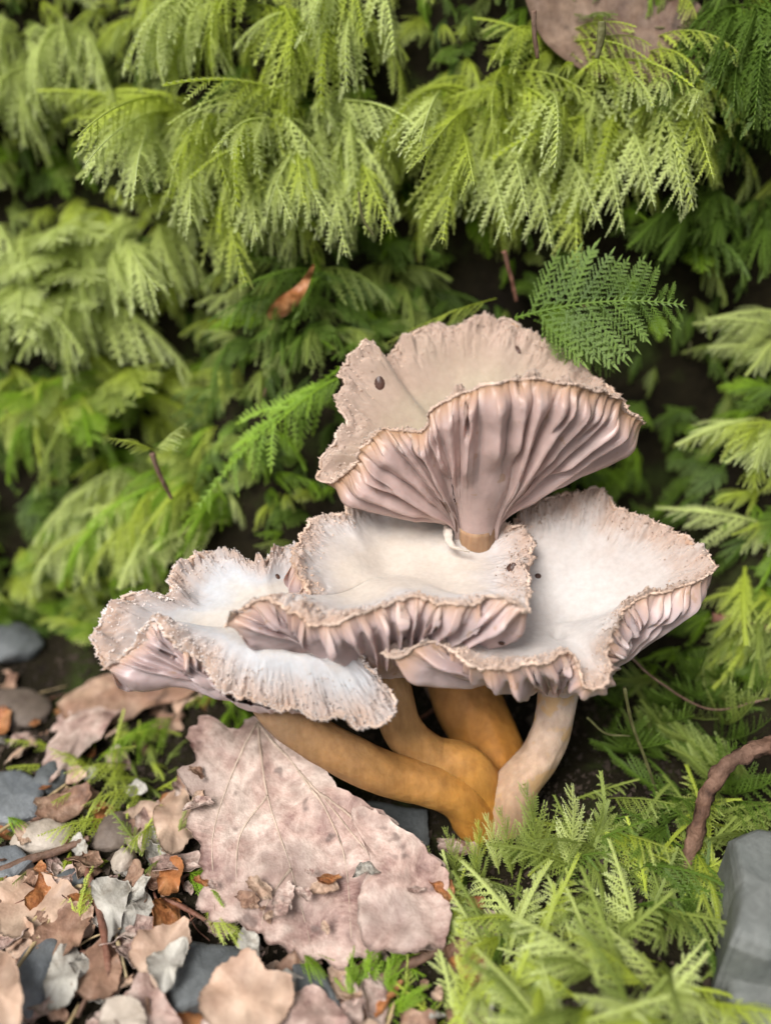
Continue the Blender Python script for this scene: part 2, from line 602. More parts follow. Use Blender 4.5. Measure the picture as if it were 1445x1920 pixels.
def mushroom(label, rim, centre, stem_path, stem_r, p_top, q_under, n_gill, gill_h, m_top, m_gill, m_stem, m_fringe, seed,
             neck=0.14, rough_rim=1.0, plates=False, lumps=0.0, dimple=None):
    r_ = np.random.default_rng(seed)
    base = np.array(stem_path[0])
    root = empty('mushroom', base)
    tag(root, label, 'mushroom', 'cluster of wavy-capped mushrooms on orange stems')
    nt, ns = n_gill * 16, 72
    R4 = catmull(pts(rim), nt, closed=True)
    R, roll = R4[:, :3], R4[:, 3]
    th = np.arange(nt) / nt * 2 * np.pi
    ct, st = np.cos(th), np.sin(th)
    C = np.array(centre, float)
    out = R - C
    out[:, 2] *= 0.3
    out /= np.linalg.norm(out, axis=1)[:, None]
    jag = (0.07 * vnoise(ct * 7, st * 7, 1, seed) + 0.05 * vnoise(ct * 17, st * 17, 2, seed) + 0.035 * vnoise(ct * 40, st * 40, 3, seed)
           + 0.035 * vnoise(ct * 90, st * 90, 4, seed)) * rough_rim
    R = R + out * jag[:, None]
    R[:, 2] += 0.05 * vnoise(ct * 14, st * 14, 5, seed) * rough_rim
    def along_rim(a, w):                                       # running mean round the rim
        ker = np.hanning(2 * w + 3)[1:-1]
        ker /= ker.sum()
        ext = np.concatenate([a[-w:], a, a[:w]])
        return np.stack([np.convolve(ext[:, c], ker, 'valid') for c in range(a.shape[1])], 1)

    R1, R2 = along_rim(R, int(nt * 0.02)), along_rim(R, int(nt * 0.09))

    def spokes(s):
        """rim position that a spoke aims at, wavier towards the margin"""
        a = smooth(0.72, 1.0, s)[None, :, None]
        b = smooth(0.25, 0.8, s)[None, :, None]
        return R2[:, None] + (R1 - R2)[:, None] * b + (R - R1)[:, None] * a
    roll2 = along_rim(roll[:, None], int(nt * 0.03))[:, 0]
    # ---- stem
    path = catmull(stem_path, 70)
    sr = np.interp(np.linspace(0, 1, 70), np.linspace(0, 1, len(stem_r)), stem_r)
    sv, sf, ss = tube(path, sr, 36, 0.10, seed, 1.6)
    stem = link('stem', make_mesh('stem', sv - base, sf, {'along': ss}), M[m_stem], root)
    S = path[-1]
    Ts = unit(path[-1] - path[-4])
    ang = np.arctan2(R[:, 1] - S[1], R[:, 0] - S[0])
    A = unit(np.cross(np.cross(Ts, [1, 0, 0]), Ts))
    B = np.cross(Ts, A)
    S0 = S - Ts * 0.25
    ring = S0 + sr[-1] * 0.94 * (np.cos(ang)[:, None] * A + np.sin(ang)[:, None] * B)
    # ---- underside with folds
    s = np.linspace(0, 1, ns)
    W = s[None, :, None]
    Rs = spokes(s)
    P = ring[:, None] * (1 - W) + Rs * W
    zz = ring[:, 2][:, None] + (Rs[..., 2] - ring[:, 2][:, None]) * (s ** q_under)[None]
    P[..., 2] = zz - np.clip(roll2, 0, None)[:, None] * -0.35 * np.sin(np.pi * smooth(0.35, 1, s))[None]
    under0 = P.copy()
    strip = np.arange(nt) // 16
    u = (np.arange(nt) % 16) / 16.0
    amp = r_.uniform(0.65, 1.25, n_gill)[strip]
    start = np.where(r_.random(n_gill) < 0.45, r_.uniform(0.0, 0.15, n_gill), r_.uniform(0.25, 0.5, n_gill))[strip]
    wob = 0.10 * vnoise(strip[:, None] * 3.7, s[None] * 4.0, 0, seed + 5)
    width = r_.uniform(0.17, 0.27, n_gill)[strip][:, None]
    cpos = r_.uniform(0.42, 0.58, n_gill)[strip][:, None]
    win = (np.sin(np.pi * u) ** 0.5)[:, None]
    main = np.exp(-((u[:, None] - cpos - wob) / width) ** 2) * win
    if plates:                                                 # broad rounded folds leaning over narrow grooves
        gam = r_.uniform(0.8, 1.3, n_gill)[strip][:, None]
        uu = np.clip(u, 0.001, 1)[:, None] ** gam
        main = 1 - np.abs(2 * uu - 1) ** r_.uniform(1.0, 2.0, n_gill)[strip][:, None]
        start = np.where(r_.random(n_gill) < 0.6, -0.3, r_.uniform(0.1, 0.4, n_gill))[strip]
    env = smooth(0, 0.22, s[None] - start[:, None] - 0.0) * smooth(1.0, 0.88, s)[None]
    fork = smooth(0.62, 0.78, s)[None] * (r_.random(n_gill)[strip] < 0.45)[:, None]
    split = np.exp(-((u[:, None] - 0.30 - wob) / 0.12) ** 2) + np.exp(-((u[:, None] - 0.72 - wob) / 0.12) ** 2)
    prof = main * (1 - fork) + split * fork * win
    H = gill_h * amp[:, None] * prof * env * (0.3 + 0.7 * smooth(0.0, 0.5, s))[None]
    H = H + 0.025 * fbm(ct[:, None] * 9, st[:, None] * 9, s[None] * 6, seed + 8) * smooth(0, .2, s)[None]
    dt = np.roll(P, -1, 0) - np.roll(P, 1, 0)
    dt = 0.2 * (np.roll(dt, 8, 0) + np.roll(dt, 4, 0) + dt + np.roll(dt, -4, 0) + np.roll(dt, -8, 0))
    ds = np.gradient(P, axis=1)
    Nn = np.cross(dt, ds)
    Nn /= np.linalg.norm(Nn, axis=2)[..., None] + 1e-9
    if Nn[..., 2].mean() > 0:
        Nn = -Nn
    flesh = 0.17 * smooth(1.0, 0.82, s)[None] * smooth(0.0, 0.25, s)[None]
    calm = (1 - 0.85 * smooth(0.02, 0.15, roll2))[:, None]
    Pu = P + Nn * (H * calm + flesh)[..., None]
    # smooth vertex normals of the whole underside, shared by the strips
    d1 = np.roll(Pu, -1, 0) - np.roll(Pu, 1, 0)
    d2 = np.gradient(Pu, axis=1)
    Vn = np.cross(d1, d2)
    Vn /= np.linalg.norm(Vn, axis=2)[..., None] + 1e-9
    flip = (Vn * Nn).sum(-1).mean() < 0
    if flip:
        Vn = -Vn
    dt_ = (Vn * Nn).sum(-1)[..., None]
    Vn = np.where(dt_ < 0.12, Vn - dt_ * Nn + 0.15 * Nn, Vn)
    Vn /= np.linalg.norm(Vn, axis=2)[..., None] + 1e-9
    # ---- top
    s2 = np.linspace(0.0, 1, ns)
    wt = s2[None, :, None]
    Rt = spokes(s2)
    T = C[None, None] * (1 - wt) + Rt * wt
    T[..., 2] = C[2] + (Rt[..., 2] - C[2]) * (s2 ** p_top)[None] + roll2[:, None] * np.sin(np.pi * smooth(0.30, 1, s2))[None]
    band = smooth(0.68, 0.97, s2)[None] * smooth(1.02, 0.96, s2)[None]
    wr = 0.09 * vnoise(ct[:, None] * 11, st[:, None] * 11, s2[None] * 3, seed + 20) * smooth(0.55, 1.0, s2)[None]
    wr = wr + lumps * band * np.abs(vnoise(ct[:, None] * 8, st[:, None] * 8, s2[None] * 5, seed + 27))
    wr = wr + band * (0.07 * vnoise(ct[:, None] * 26, st[:, None] * 26, s2[None] * 9, seed + 21)
                      + 0.05 * vnoise(ct[:, None] * 60, st[:, None] * 60, s2[None] * 22, seed + 22)
                      + 0.05 * vnoise(ct[:, None] * 110, st[:, None] * 110, s2[None] * 40, seed + 23))
    wr = wr * smooth(1.0, 0.975, s2)[None]
    wr = wr + 0.10 * fbm(T[..., 0] * 0.9, T[..., 1] * 0.9, seed, seed, 2) * smooth(1.0, 0.8, s2)[None]
    wr = np.maximum(wr, -0.06 * smooth(0.7, 1.0, s2)[None] - 0.2 * smooth(0.9, 0.6, s2)[None])
    T[..., 2] += wr
    if dimple is not None:                                     # small sunken pore in the cap
        T[..., 2] -= 0.16 * np.exp(-((T[..., 0] - dimple[0]) / 0.13) ** 2 - ((T[..., 1] - dimple[1]) / 0.13) ** 2)
    # keep flesh between the two surfaces: compare at the same plan position (approx. same s)
    T[..., 2] = np.maximum(T[..., 2], C[2] - 1.0)
    polar = np.stack([np.broadcast_to(ct[:, None], (nt, ns)), np.broadcast_to(st[:, None], (nt, ns)), np.broadcast_to(s2[None], (nt, ns))], -1)
    cap = link('cap', make_mesh('cap', T.reshape(-1, 3) - base, grid_faces(nt, ns, True), {'polar': polar.reshape(-1, 3)}), M[m_top], root)
    # ---- each fold of the underside is a piece of the cap
    pol_u = np.stack([np.broadcast_to(ct[:, None], (nt, ns)), np.broadcast_to(st[:, None], (nt, ns)), np.broadcast_to(s[None], (nt, ns))], -1)
    for g in range(n_gill):
        idx = [(g * 16 + k) % nt for k in range(17)]
        V = Pu[idx].reshape(-1, 3) - base
        me = make_mesh('gill', V, grid_faces(17, ns), {'polar': pol_u[idx].reshape(-1, 3)})
        me.normals_split_custom_set_from_vertices(Vn[idx].reshape(-1, 3).tolist())
        link('gill', me, M[m_gill], cap)
    # ---- the lip itself: a thin lumpy bead of felt where top and gills meet
    bead = 0.022 + 0.014 * vnoise(ct * 30, st * 30, 2, seed + 40) + 0.014 * vnoise(ct * 75, st * 75, 5, seed + 41)
    tb = np.roll(R, -1, 0) - np.roll(R, 1, 0)
    tb /= np.linalg.norm(tb, axis=1)[:, None] + 1e-9
    ob = out - tb * (out * tb).sum(1)[:, None]
    ob /= np.linalg.norm(ob, axis=1)[:, None] + 1e-9
    ub = np.cross(tb, ob)
    an = np.linspace(0, 2 * np.pi, 8, endpoint=False)
    BV = R[:, None] + bead[:, None, None] * (np.cos(an)[None, :, None] * ob[:, None] + np.sin(an)[None, :, None] * ub[:, None])
    I_, J_ = np.meshgrid(np.arange(nt), np.arange(8), indexing='ij')
    BF = np.stack([I_ * 8 + J_, ((I_ + 1) % nt) * 8 + J_, ((I_ + 1) % nt) * 8 + (J_ + 1) % 8, I_ * 8 + (J_ + 1) % 8], -1).reshape(-1, 4)
    link('margin', make_mesh('margin', BV.reshape(-1, 3) - base, BF), M['fringe'], cap)
    # ---- felted fringe: short torn fibres along the margin and on the outer band
    n_f = 4200
    ti = r_.integers(0, nt, n_f)
    ps = np.where(r_.random(n_f) < 0.6, 1.0, 1 - np.abs(r_.normal(0, 0.09, n_f)))
    ps = np.clip(ps, 0.6, 1.0)
    si = np.clip((ps * (ns - 1)).astype(int), 0, ns - 1)
    p0 = T[ti, si]
    dirs = out[ti] * 0.8 + r_.normal(0, 0.45, (n_f, 3)) + np.array([0, 0, 0.35])
    dirs /= np.linalg.norm(dirs, axis=1)[:, None]
    ln = (0.02 + 0.06 * r_.random(n_f) ** 2)[:, None] * np.where(ps < 0.99, 0.75, 1.0)[:, None]
    side = np.cross(dirs, r_.normal(0, 1, (n_f, 3)))
    side /= np.linalg.norm(side, axis=1)[:, None]
    s3 = np.cross(dirs, side)
    wd = r_.uniform(0.010, 0.026, n_f)[:, None]
    fv = np.concatenate([p0 + side * wd, p0 - side * wd * 0.5 + s3 * wd, p0 - side * wd * 0.5 - s3 * wd, p0 + dirs * ln])
    k = np.arange(n_f)
    ff = np.concatenate([np.stack([k + a * n_f, k + b * n_f, k + 3 * n_f], 1) for a, b in ((0, 1), (1, 2), (2, 0))])
    fr = link('fringe', make_mesh('fringe', fv - base, ff), M[m_fringe], cap)
    fr['kind'] = 'stuff'
    return root, T, C


Y, Z = 'y', 'z'
BASE = at_z(925, 1545, 0.0)

# trumpet on top
rim1 = [(613, 905, Y, 12.75), (658, 880, Y, 12.35), (693, 832, Y, 12.25), (722, 806, Y, 12.2), (765, 806, Y, 12.25), (795, 808, Y, 12.2), (815, 764, Y, 12.1),
        (866, 737, Y, 12.0), (910, 722, Y, 11.95), (985, 711, Y, 12.0), (1043, 716, Y, 12.1), (1100, 731, Y, 12.25), (1154, 750, Y, 12.6), (1207, 793, Y, 13.1),
        (1165, 748, Y, 13.7), (1114, 708, Y, 14.2), (1078, 673, Y, 14.6), (1025, 646, Y, 14.9), (985, 620, Y, 15.1), (950, 598, Y, 15.25), (915, 604, Y, 15.3),
        (883, 597, Y, 15.3), (848, 611, Y, 15.25), (808, 611, Y, 15.15), (768, 629, Y, 15.0), (735, 664, Y, 14.75), (713, 690, Y, 14.55), (697, 648, Y, 14.4),
        (668, 646, Y, 14.25), (642, 677, Y, 14.1), (628, 702, Y, 13.95), (646, 716, Y, 13.8), (634, 748, Y, 13.6), (654, 798, Y, 13.35), (627, 819, Y, 13.2), (607, 850, Y, 13.0), (601, 882, Y, 12.85)]
stem1 = [BASE + [0.25, 0.5, 0.05], at_y(930, 1430, 11.0), at_y(900, 1360, 11.5), at_y(862, 1270, 12.0), at_y(868, 1150, 12.3), at_y(890, 1040, 12.35), at_y(893, 985, 12.35)]
mushroom('funnel-shaped tan mushroom with pink-brown gills standing above the other three caps', rim1, at_y(872, 850, 13.1), stem1,
         [0.55, 0.62, 0.66, 0.62, 0.5, 0.36, 0.33], 1.2, 0.62, 42, 0.26, 'tan_top', 'gill_pink', 'stem_deep', 'fringe', 11, rough_rim=1.0, plates=True, lumps=0.28)

# pale cap in the middle
rim2 = [(430, 1168, Z, 4.95), (447, 1146, Z, 5.05), (493, 1127, Z, 5.2), (533, 1140, Z, 5.15), (573, 1163, Z, 5.05), (600, 1176, Z, 5.0), (640, 1166, Z, 5.1), (686, 1147, Z, 5.2), (732, 1127, Z, 5.3),
        (792, 1116, Z, 5.35), (825, 1130, Z, 5.3), (878, 1131, Z, 5.3), (925, 1117, Z, 5.4), (964, 1129, Z, 5.35), (984, 1148, Z, 5.2), (989, 1110, Z, 5.2),
        (992, 1053, Z, 5.15), (994, 1013, Z, 5.15), (984, 993, Z, 5.2), (950, 983, Z, 5.25), (925, 955, Z, 5.3), (880, 935, Z, 5.35), (812, 925, Z, 5.4), (732, 926, Z, 5.4),
        (679, 926, Z, 5.45), (652, 943, Z, 5.4), (637, 966, Z, 5.4), (599, 970, Z, 5.4), (573, 990, Z, 5.4), (553, 1033, Z, 5.35), (556, 1073, Z, 5.25), (575, 1122, Z, 5.0), (530, 1150, Z, 4.9), (465, 1156, Z, 4.85)]
stem2 = [BASE + [-0.1, 0.15, 0.15], at_y(880, 1440, 10.35), at_y(810, 1420, 10.4), at_y(755, 1370, 10.5), at_y(735, 1300, 10.7), at_y(728, 1245, 10.95)]
root2, _, _ = mushroom('off-white mushroom cap pierced by the trumpet stem, mauve gills along its lip', rim2, at_z(735, 1075, 4.72), stem2,
         [0.46, 0.42, 0.39, 0.37, 0.36, 0.36], 1.35, 0.72, 50, 0.25, 'cream_top', 'gill_mauve', 'stem_orange', 'fringe', 23, lumps=0.12)

# broad white cap
rim3 = [(727, 1218, Z, 4.5), (752, 1230, Z, 4.45), (778, 1216, Z, 4.55), (814, 1201, Z, 4.6), (855, 1227, Z, 4.5), (901, 1250, Z, 4.42), (956, 1252, Z, 4.42), (1010, 1241, Z, 4.45),
        (1065, 1229, Z, 4.45), (1085, 1250, Z, 4.3, 0.05), (1098, 1288, Z, 4.1, 0.12), (1124, 1284, Z, 4.1, 0.12), (1142, 1262, Z, 4.2, 0.05), (1134, 1215, Z, 4.5), (1150, 1172, Z, 4.65), (1180, 1138, Z, 4.75),
        (1225, 1115, Z, 4.85), (1271, 1100, Z, 4.9), (1312, 1089, Z, 4.95), (1331, 1063, Z, 5.0), (1307, 1022, Z, 5.15), (1271, 999, Z, 5.25), (1243, 987, Z, 5.3), (1202, 967, Z, 5.4),
        (1166, 958, Z, 5.4), (1138, 930, Z, 5.5), (1118, 919, Z, 5.55), (1088, 923, Z, 5.55), (1042, 930, Z, 5.5), (1010, 942, Z, 5.4), (980, 962, Z, 5.25), (930, 1020, Z, 4.9), (850, 1110, Z, 4.6), (780, 1185, Z, 4.5)]
stem3 = [BASE + [0.15, -0.1, -0.1], at_y(965, 1480, 10.15), at_y(1010, 1420, 10.45), at_y(1035, 1360, 10.75), at_y(1045, 1300, 11.0), at_y(1048, 1270, 11.1)]
mushroom('broad white mushroom cap with torn frilly margin on a pale stem', rim3, at_z(1035, 1165, 4.12), stem3,
         [0.48, 0.44, 0.37, 0.33, 0.35, 0.40], 1.6, 0.70, 48, 0.25, 'white_top', 'gill_mauve', 'stem_pale', 'fringe', 37, lumps=0.15, dimple=at_z(1045, 1178, 4.2))

# low cap with rolled felted lip
rim4 = [(183, 1202, Z, 4.4), (192, 1250, Z, 4.2), (217, 1240, Z, 4.2), (249, 1222, Z, 4.3), (268, 1185, Z, 4.55), (298, 1162, Z, 4.75), (318, 1195, Z, 4.55, 0.02), (366, 1229, Z, 4.25, 0.08), (397, 1265, Z, 4.05, 0.18),
        (422, 1297, Z, 3.85, 0.26), (465, 1309, Z, 3.75, 0.34), (523, 1328, Z, 3.65, 0.42), (555, 1324, Z, 3.65, 0.46), (591, 1344, Z, 3.55, 0.5), (645, 1347, Z, 3.55, 0.52), (668, 1366, Z, 3.5, 0.5),
        (712, 1356, Z, 3.55, 0.45), (739, 1324, Z, 3.65, 0.38), (725, 1285, Z, 3.8, 0.3), (680, 1235, Z, 4.1, 0.15), (660, 1170, Z, 4.4), (630, 1090, Z, 4.7), (575, 1030, Z, 4.85), (523, 1027, Z, 4.9),
        (492, 1049, Z, 4.85), (447, 1044, Z, 4.85), (402, 1036, Z, 4.85), (366, 1045, Z, 4.85), (330, 1063, Z, 4.8), (314, 1085, Z, 4.75), (322, 1112, Z, 4.65), (303, 1121, Z, 4.65), (267, 1115, Z, 4.7), (231, 1121, Z, 4.7), (199, 1153, Z, 4.6)]
stem4 = [BASE + [-0.25, -0.05, 0.1], at_y(850, 1488, 10.0), at_y(720, 1450, 9.9), at_y(610, 1395, 9.9), at_y(530, 1335, 10.0), at_y(500, 1285, 10.2)]
mushroom('low lopsided mushroom cap with a rolled bluish-white felted lip', rim4, at_z(515, 1165, 4.25), stem4,
         [0.46, 0.41, 0.39, 0.38, 0.38, 0.42], 1.3, 0.70, 46, 0.20, 'pale_top', 'gill_mauve', 'stem_brown', 'fringe_white', 53, lumps=0.2)

ring_pts = np.array([at_z(842, 975, 5.22), at_z(838, 1000, 5.2), at_z(846, 1022, 5.16), at_z(862, 1030, 5.14), at_z(880, 1034, 5.13)])
cvr = catmull(ring_pts, 60)
v, f, _ = tube(cvr, 0.02 + 0.055 * np.sin(np.linspace(0.1, 0.95, 60) * np.pi) * np.linspace(1.25, 0.3, 60), 12, 0.6, 3, 7.0)
col_ = link('collar', make_mesh('collar', v - BASE - np.array([-0.1, 0.15, 0.15]), f), M['cream_top'], root2)
col_['label'] = 'white swollen collar where the trumpet stem passes through the cap'


# ------------------------------------------------------------------ moss fronds
def leaf_tris(V, Fc, At, p, d, side, ln, wd, a0, a1):
    k = len(V)
    V.extend([p + side * wd, p - side * wd, p + d * ln])
    At.extend([a0, a0, a1])
    Fc.append((k, k + 1, k + 2))


def make_pinna(seed, n=10, leafy=1.0, plen=0.25):
    """one side branch, 1 cm long along +Y, flat in XY: an axis clothed in scale leaves with short branchlets"""
    r = random.Random(seed)
    V, Fc, At = [], [], []
    bendx = r.uniform(-0.10, 0.10)
    sag = r.uniform(0.25, 0.7) if plen < 0.2 else r.uniform(0.03, 0.15)

    def pos(t):
        return np.array([bendx * t * t, t, -sag * t * t])
    steps = 26
    for i in range(steps):                                     # scale leaves wrapped round the axis
        t = i / steps
        p = pos(t)
        d = unit(pos(t + .05) - p)
        for sgn in (-1, 1):
            dd = unit(d + np.array([sgn * 0.55, 0, r.uniform(-0.15, 0.45)]))
            leaf_tris(V, Fc, At, p, dd, unit(np.cross(dd, [0, 0, 1])), 0.058 * (1 - 0.4 * t) * leafy, 0.0125 * leafy, 0.5 * t, 0.5 * t + 0.45)
    leaf_tris(V, Fc, At, pos(0.92), unit([bendx, 1, -sag]), np.array([1.0, 0, 0]), 0.13, 0.022, 0.6, 1.0)
    for i in range(n):
        for sgn in (-1, 1):
            t = 0.08 + 0.80 * (i + 0.5 * (sgn > 0) + r.uniform(-.15, .15)) / n
            p = pos(t)
            ln = plen * (1 - t) ** 0.7 * min(1, 0.55 + t * 4) * r.uniform(0.75, 1.15) + 0.03
            d = unit([sgn * 0.80, 0.62 + 0.2 * r.random(), r.uniform(-0.25, 0.15)])
            sd_ = unit(np.cross(d, [0, 0, 1]))
            k = len(V)                                         # branchlet axis
            e = p + d * ln
            V.extend([p + sd_ * 0.011, p - sd_ * 0.011, e])
            At.extend([0.4 * t, 0.4 * t, 0.5 + 0.4 * t])
            Fc.append((k, k + 1, k + 2))
            m = 4
            for q in range(m):
                u = (q + 0.6) / (m + 0.2)
                for s2 in (-1, 1):
                    dd = unit(d + sd_ * s2 * 0.65 + np.array([0, 0, r.uniform(-0.1, 0.4)]))
                    leaf_tris(V, Fc, At, p + d * ln * u, dd, unit(np.cross(dd, [0, 0, 1])), (0.034 if plen < 0.2 else 0.05) * leafy * (1.1 - 0.4 * u), 0.009 * leafy,
                              0.3 + 0.3 * t, 0.55 + 0.35 * t)
    return np.array(V), np.array(Fc), np.array(At)


PIN = [make_pinna(100 + k, 7 + k % 3, 1.15 + 0.15 * (k % 2), (0.14, 0.19, 0.16, 0.11)[k]) for k in range(4)] + [make_pinna(120 + k, 9 + k, 1.0, 0.24) for k in range(2)]


def frond_layout(seed, bend, n_side=11, wide=0.46, taper=0.8, fern=False):
    """stem curve (unit length) and the placement of each side branch"""
    r = random.Random(seed)
    m = 26
    pts_, ang = [np.zeros(3)], 0.0
    twist = r.uniform(-0.25, 0.25)
    for i in range(m):
        s = (i + 0.5) / m
        phi = bend * s - 0.15
        psi = twist * s
        pts_.append(pts_[-1] + np.array([math.sin(psi), math.cos(psi) * math.cos(phi), -math.sin(phi)]) / m)
    C = np.array(pts_)
    br = []
    for i in range(n_side):
        for sgn in (-1, 1):
            s = 0.10 + 0.86 * (i + 0.5 * (sgn > 0) + r.uniform(-.1, .1)) / n_side
            s = min(0.97, max(0.05, s))
            k = s * m
            i0 = min(int(k), m - 1)
            p = C[i0] + (C[i0 + 1] - C[i0]) * (k - i0)
            T = unit(C[i0 + 1] - C[i0])
            N = unit(np.cross([1, 0, 0], T))
            X = np.cross(T, N)
            ln = wide * (0.12 + min(1, s / 0.28 + 0.35) * (1 - s) ** taper) * (r.uniform(0.85, 1.1) if fern else r.uniform(0.5, 1.15))
            a = math.radians(r.uniform(44, 58) if fern else r.uniform(22, 50))
            d = unit(T * math.cos(a) + X * sgn * math.sin(a) - N * r.uniform(-0.05, 0.2)) if fern else unit(T * math.cos(a) + X * sgn * math.sin(a) + np.array([0, 0, -r.uniform(0.05, 0.9)]))
            ref = N if fern or abs(d[2]) > 0.9 else np.array([0, 0, 1.0])
            zz = unit(ref - d * (ref @ d))
            xx = np.cross(d, zz)
            br.append((r.randrange(4, 6) if fern else r.randrange(4), np.stack([xx, d, zz], 1) * ln, p, s))
    return C, br


def stem_geo(C, r0=0.012):
    v, f, s = tube(C, np.linspace(r0, r0 * 0.35, len(C)), 5)
    return v, f, 0.2 + 0.6 * s


def bake_frond(layout, r0=0.008):
    C, br = layout
    v, f, at = stem_geo(C, r0)
    V, A = [v], [at]
    Fc = [tuple(x) for x in f]
    off = len(v)
    for k, Mx, p, s in br:
        pv, pf, pa = PIN[k]
        V.append(pv @ Mx.T + p)
        A.append(np.clip(pa * 0.75 + 0.3 * s, 0, 1))
        Fc.extend((pf + off).tolist())
        off += len(pv)
    m = 8                                                      # scale leaves down the main stem
    LV, LF, LA = [], [], []
    for i in range(0, len(C) - 1):
        T = unit(C[i + 1] - C[i])
        for sgn in (-1, 1):
            dd = unit(T + np.array([sgn * 0.5, 0, 0.2]))
            leaf_tris(LV, LF, LA, C[i], dd, unit(np.cross(dd, [0, 0, 1])), 0.05, 0.014, 0.3, 0.5)
    V.append(np.array(LV))
    A.append(np.array(LA))
    Fc.extend((np.array(LF) + off).tolist())
    return np.concatenate(V), Fc, np.concatenate(A)


SHAPES = [frond_layout(1, 0.4, 13, 0.36), frond_layout(2, 1.0, 12, 0.42), frond_layout(3, 1.6, 11, 0.46), frond_layout(4, 2.2, 11, 0.42), frond_layout(5, 0.8, 12, 0.42, 0.8, True)]
BAKED = [bake_frond(L_) for L_ in SHAPES]
COLS = ['moss_bright', 'moss_pale', 'moss_deep', 'moss_olive', 'moss_lime']
FROND = {}
for c in COLS:
    for k, (v, f, a) in enumerate(BAKED):
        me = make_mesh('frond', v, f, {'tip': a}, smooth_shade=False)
        me.materials.append(M[c])
        FROND[c, k] = me
PART = {}
for c in COLS:
    for k, (v, f, a) in enumerate(PIN):
        me = make_mesh('branch', v, f, {'tip': a}, smooth_shade=False)
        me.materials.append(M[c])
        PART[c, k] = me
STEMS = {}
for k, (C, br) in enumerate(SHAPES):
    v, f, a = stem_geo(C, 0.0065)
    LV, LF, LA = [], [], []
    for i in range(len(C) - 1):                                # scale leaves clothing the stem
        T = unit(C[i + 1] - C[i])
        for h_ in (0.0,):
            for sgn in (-1, 1):
                dd = unit(T + np.array([sgn * 0.85, 0, 0.35]))
                leaf_tris(LV, LF, LA, C[i] + (C[i + 1] - C[i]) * h_, dd, unit(np.cross(dd, [0, 0, 1])), 0.032, 0.0065, 0.2, 0.6)
    f = list(f) + (np.array(LF) + len(v)).tolist()
    v = np.concatenate([v, np.array(LV)])
    a = np.concatenate([a, np.array(LA)])
    for c in COLS:
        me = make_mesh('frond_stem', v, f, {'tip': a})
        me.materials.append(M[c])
        STEMS[c, k] = me

from mathutils import Matrix, Vector, Euler


def basis(d, up):
    d = unit(d)
    z = unit(np.asarray(up, float) - d * (np.asarray(up, float) @ d))
    x = np.cross(d, z)
    return np.stack([x, d, z], 1)


# caps as polygons in the picture, used only to keep moss off the mushrooms
HULLS = [([(p[0], p[1]) for p in rim1] + [], [(880, 1000)]), ([(p[0], p[1]) for p in rim2], []), ([(p[0], p[1]) for p in rim3], []), ([(p[0], p[1]) for p in rim4], [])]
HULLS = [h[0] for h in HULLS] + [[(610, 890), (850, 1020), (950, 1020), (1205, 800), (1000, 700)],
                                 [(470, 1270), (540, 1400), (860, 1540), (960, 1560), (1060, 1430), (1100, 1280), (1240, 1210), (1310, 1100), (1100, 1100), (700, 1200)]]


def inside(poly, x, y):
    c = False
    n = len(poly)
    for i in range(n):
        x1, y1 = poly[i]
        x2, y2 = poly[(i + 1) % n]
        if (y1 > y) != (y2 > y) and x < (x2 - x1) * (y - y1) / (y2 - y1) + x1:
            c = not c
    return c


def blocks_caps(p, ylim=15.6):
    x, y, d = project(p)
    return p[1] < ylim and any(inside(h, x, y) for h in HULLS)


def frond_points(p, B, L, k):
    C = SHAPES[k][0]
    return [p + B @ C[i] * L for i in (8, 14, 20, 26)]


N_THINGS = [0]
SHADE = {'moss_bright': 'yellow-green', 'moss_pale': 'pale whitish-green', 'moss_deep': 'dark green', 'moss_olive': 'olive', 'moss_lime': 'vivid green'}
HABIT = ['nearly straight', 'arching', 'drooping', 'steeply hanging', 'flat fern-like']
cp, crot, cscl, cvar = [], [], [], []                          # the uncounted fronds: position, rotation, length, kind


def put_frond(p, d, up, L, col, k, label, group, parts=False, wide=1.0):
    B = basis(d, up)
    if any(blocks_caps(q) for q in frond_points(p, B, L, k)):
        return None
    if label is None:                                          # not singled out: goes into the uncounted mat
        cp.append(np.asarray(p))
        crot.append(Matrix(B.tolist()).to_euler()[:])
        cscl.append(L)
        cvar.append(COLS.index(col) * 5 + k)
        return True
    label = label.replace('{}', HABIT[k] + ' ' + SHADE[col])
    Mx = Matrix.Translation(Vector(np.asarray(p) * U)) @ Matrix((B * np.array([wide, 1, 1]) * L).tolist()).to_4x4()
    if not parts:
        o = bpy.data.objects.new('moss_frond', FROND[col, k])
        COL.objects.link(o)
        o.matrix_world = Mx
    else:
        o = bpy.data.objects.new('moss_frond', None)
        o.empty_display_size = 0.003
        COL.objects.link(o)
        o.matrix_world = Mx
        s = bpy.data.objects.new('stem', STEMS[col, k])
        COL.objects.link(s)
        s.parent = o
        for kk, Mb, pb, sb in SHAPES[k][1]:
            b_ = bpy.data.objects.new('branch', PART[col, kk])
            COL.objects.link(b_)
            b_.parent = o
            b_.matrix_local = Matrix.Translation(Vector(pb * U)) @ Matrix(Mb.tolist()).to_4x4()
    tag(o, label, 'moss', group)
    N_THINGS[0] += 1
    return o


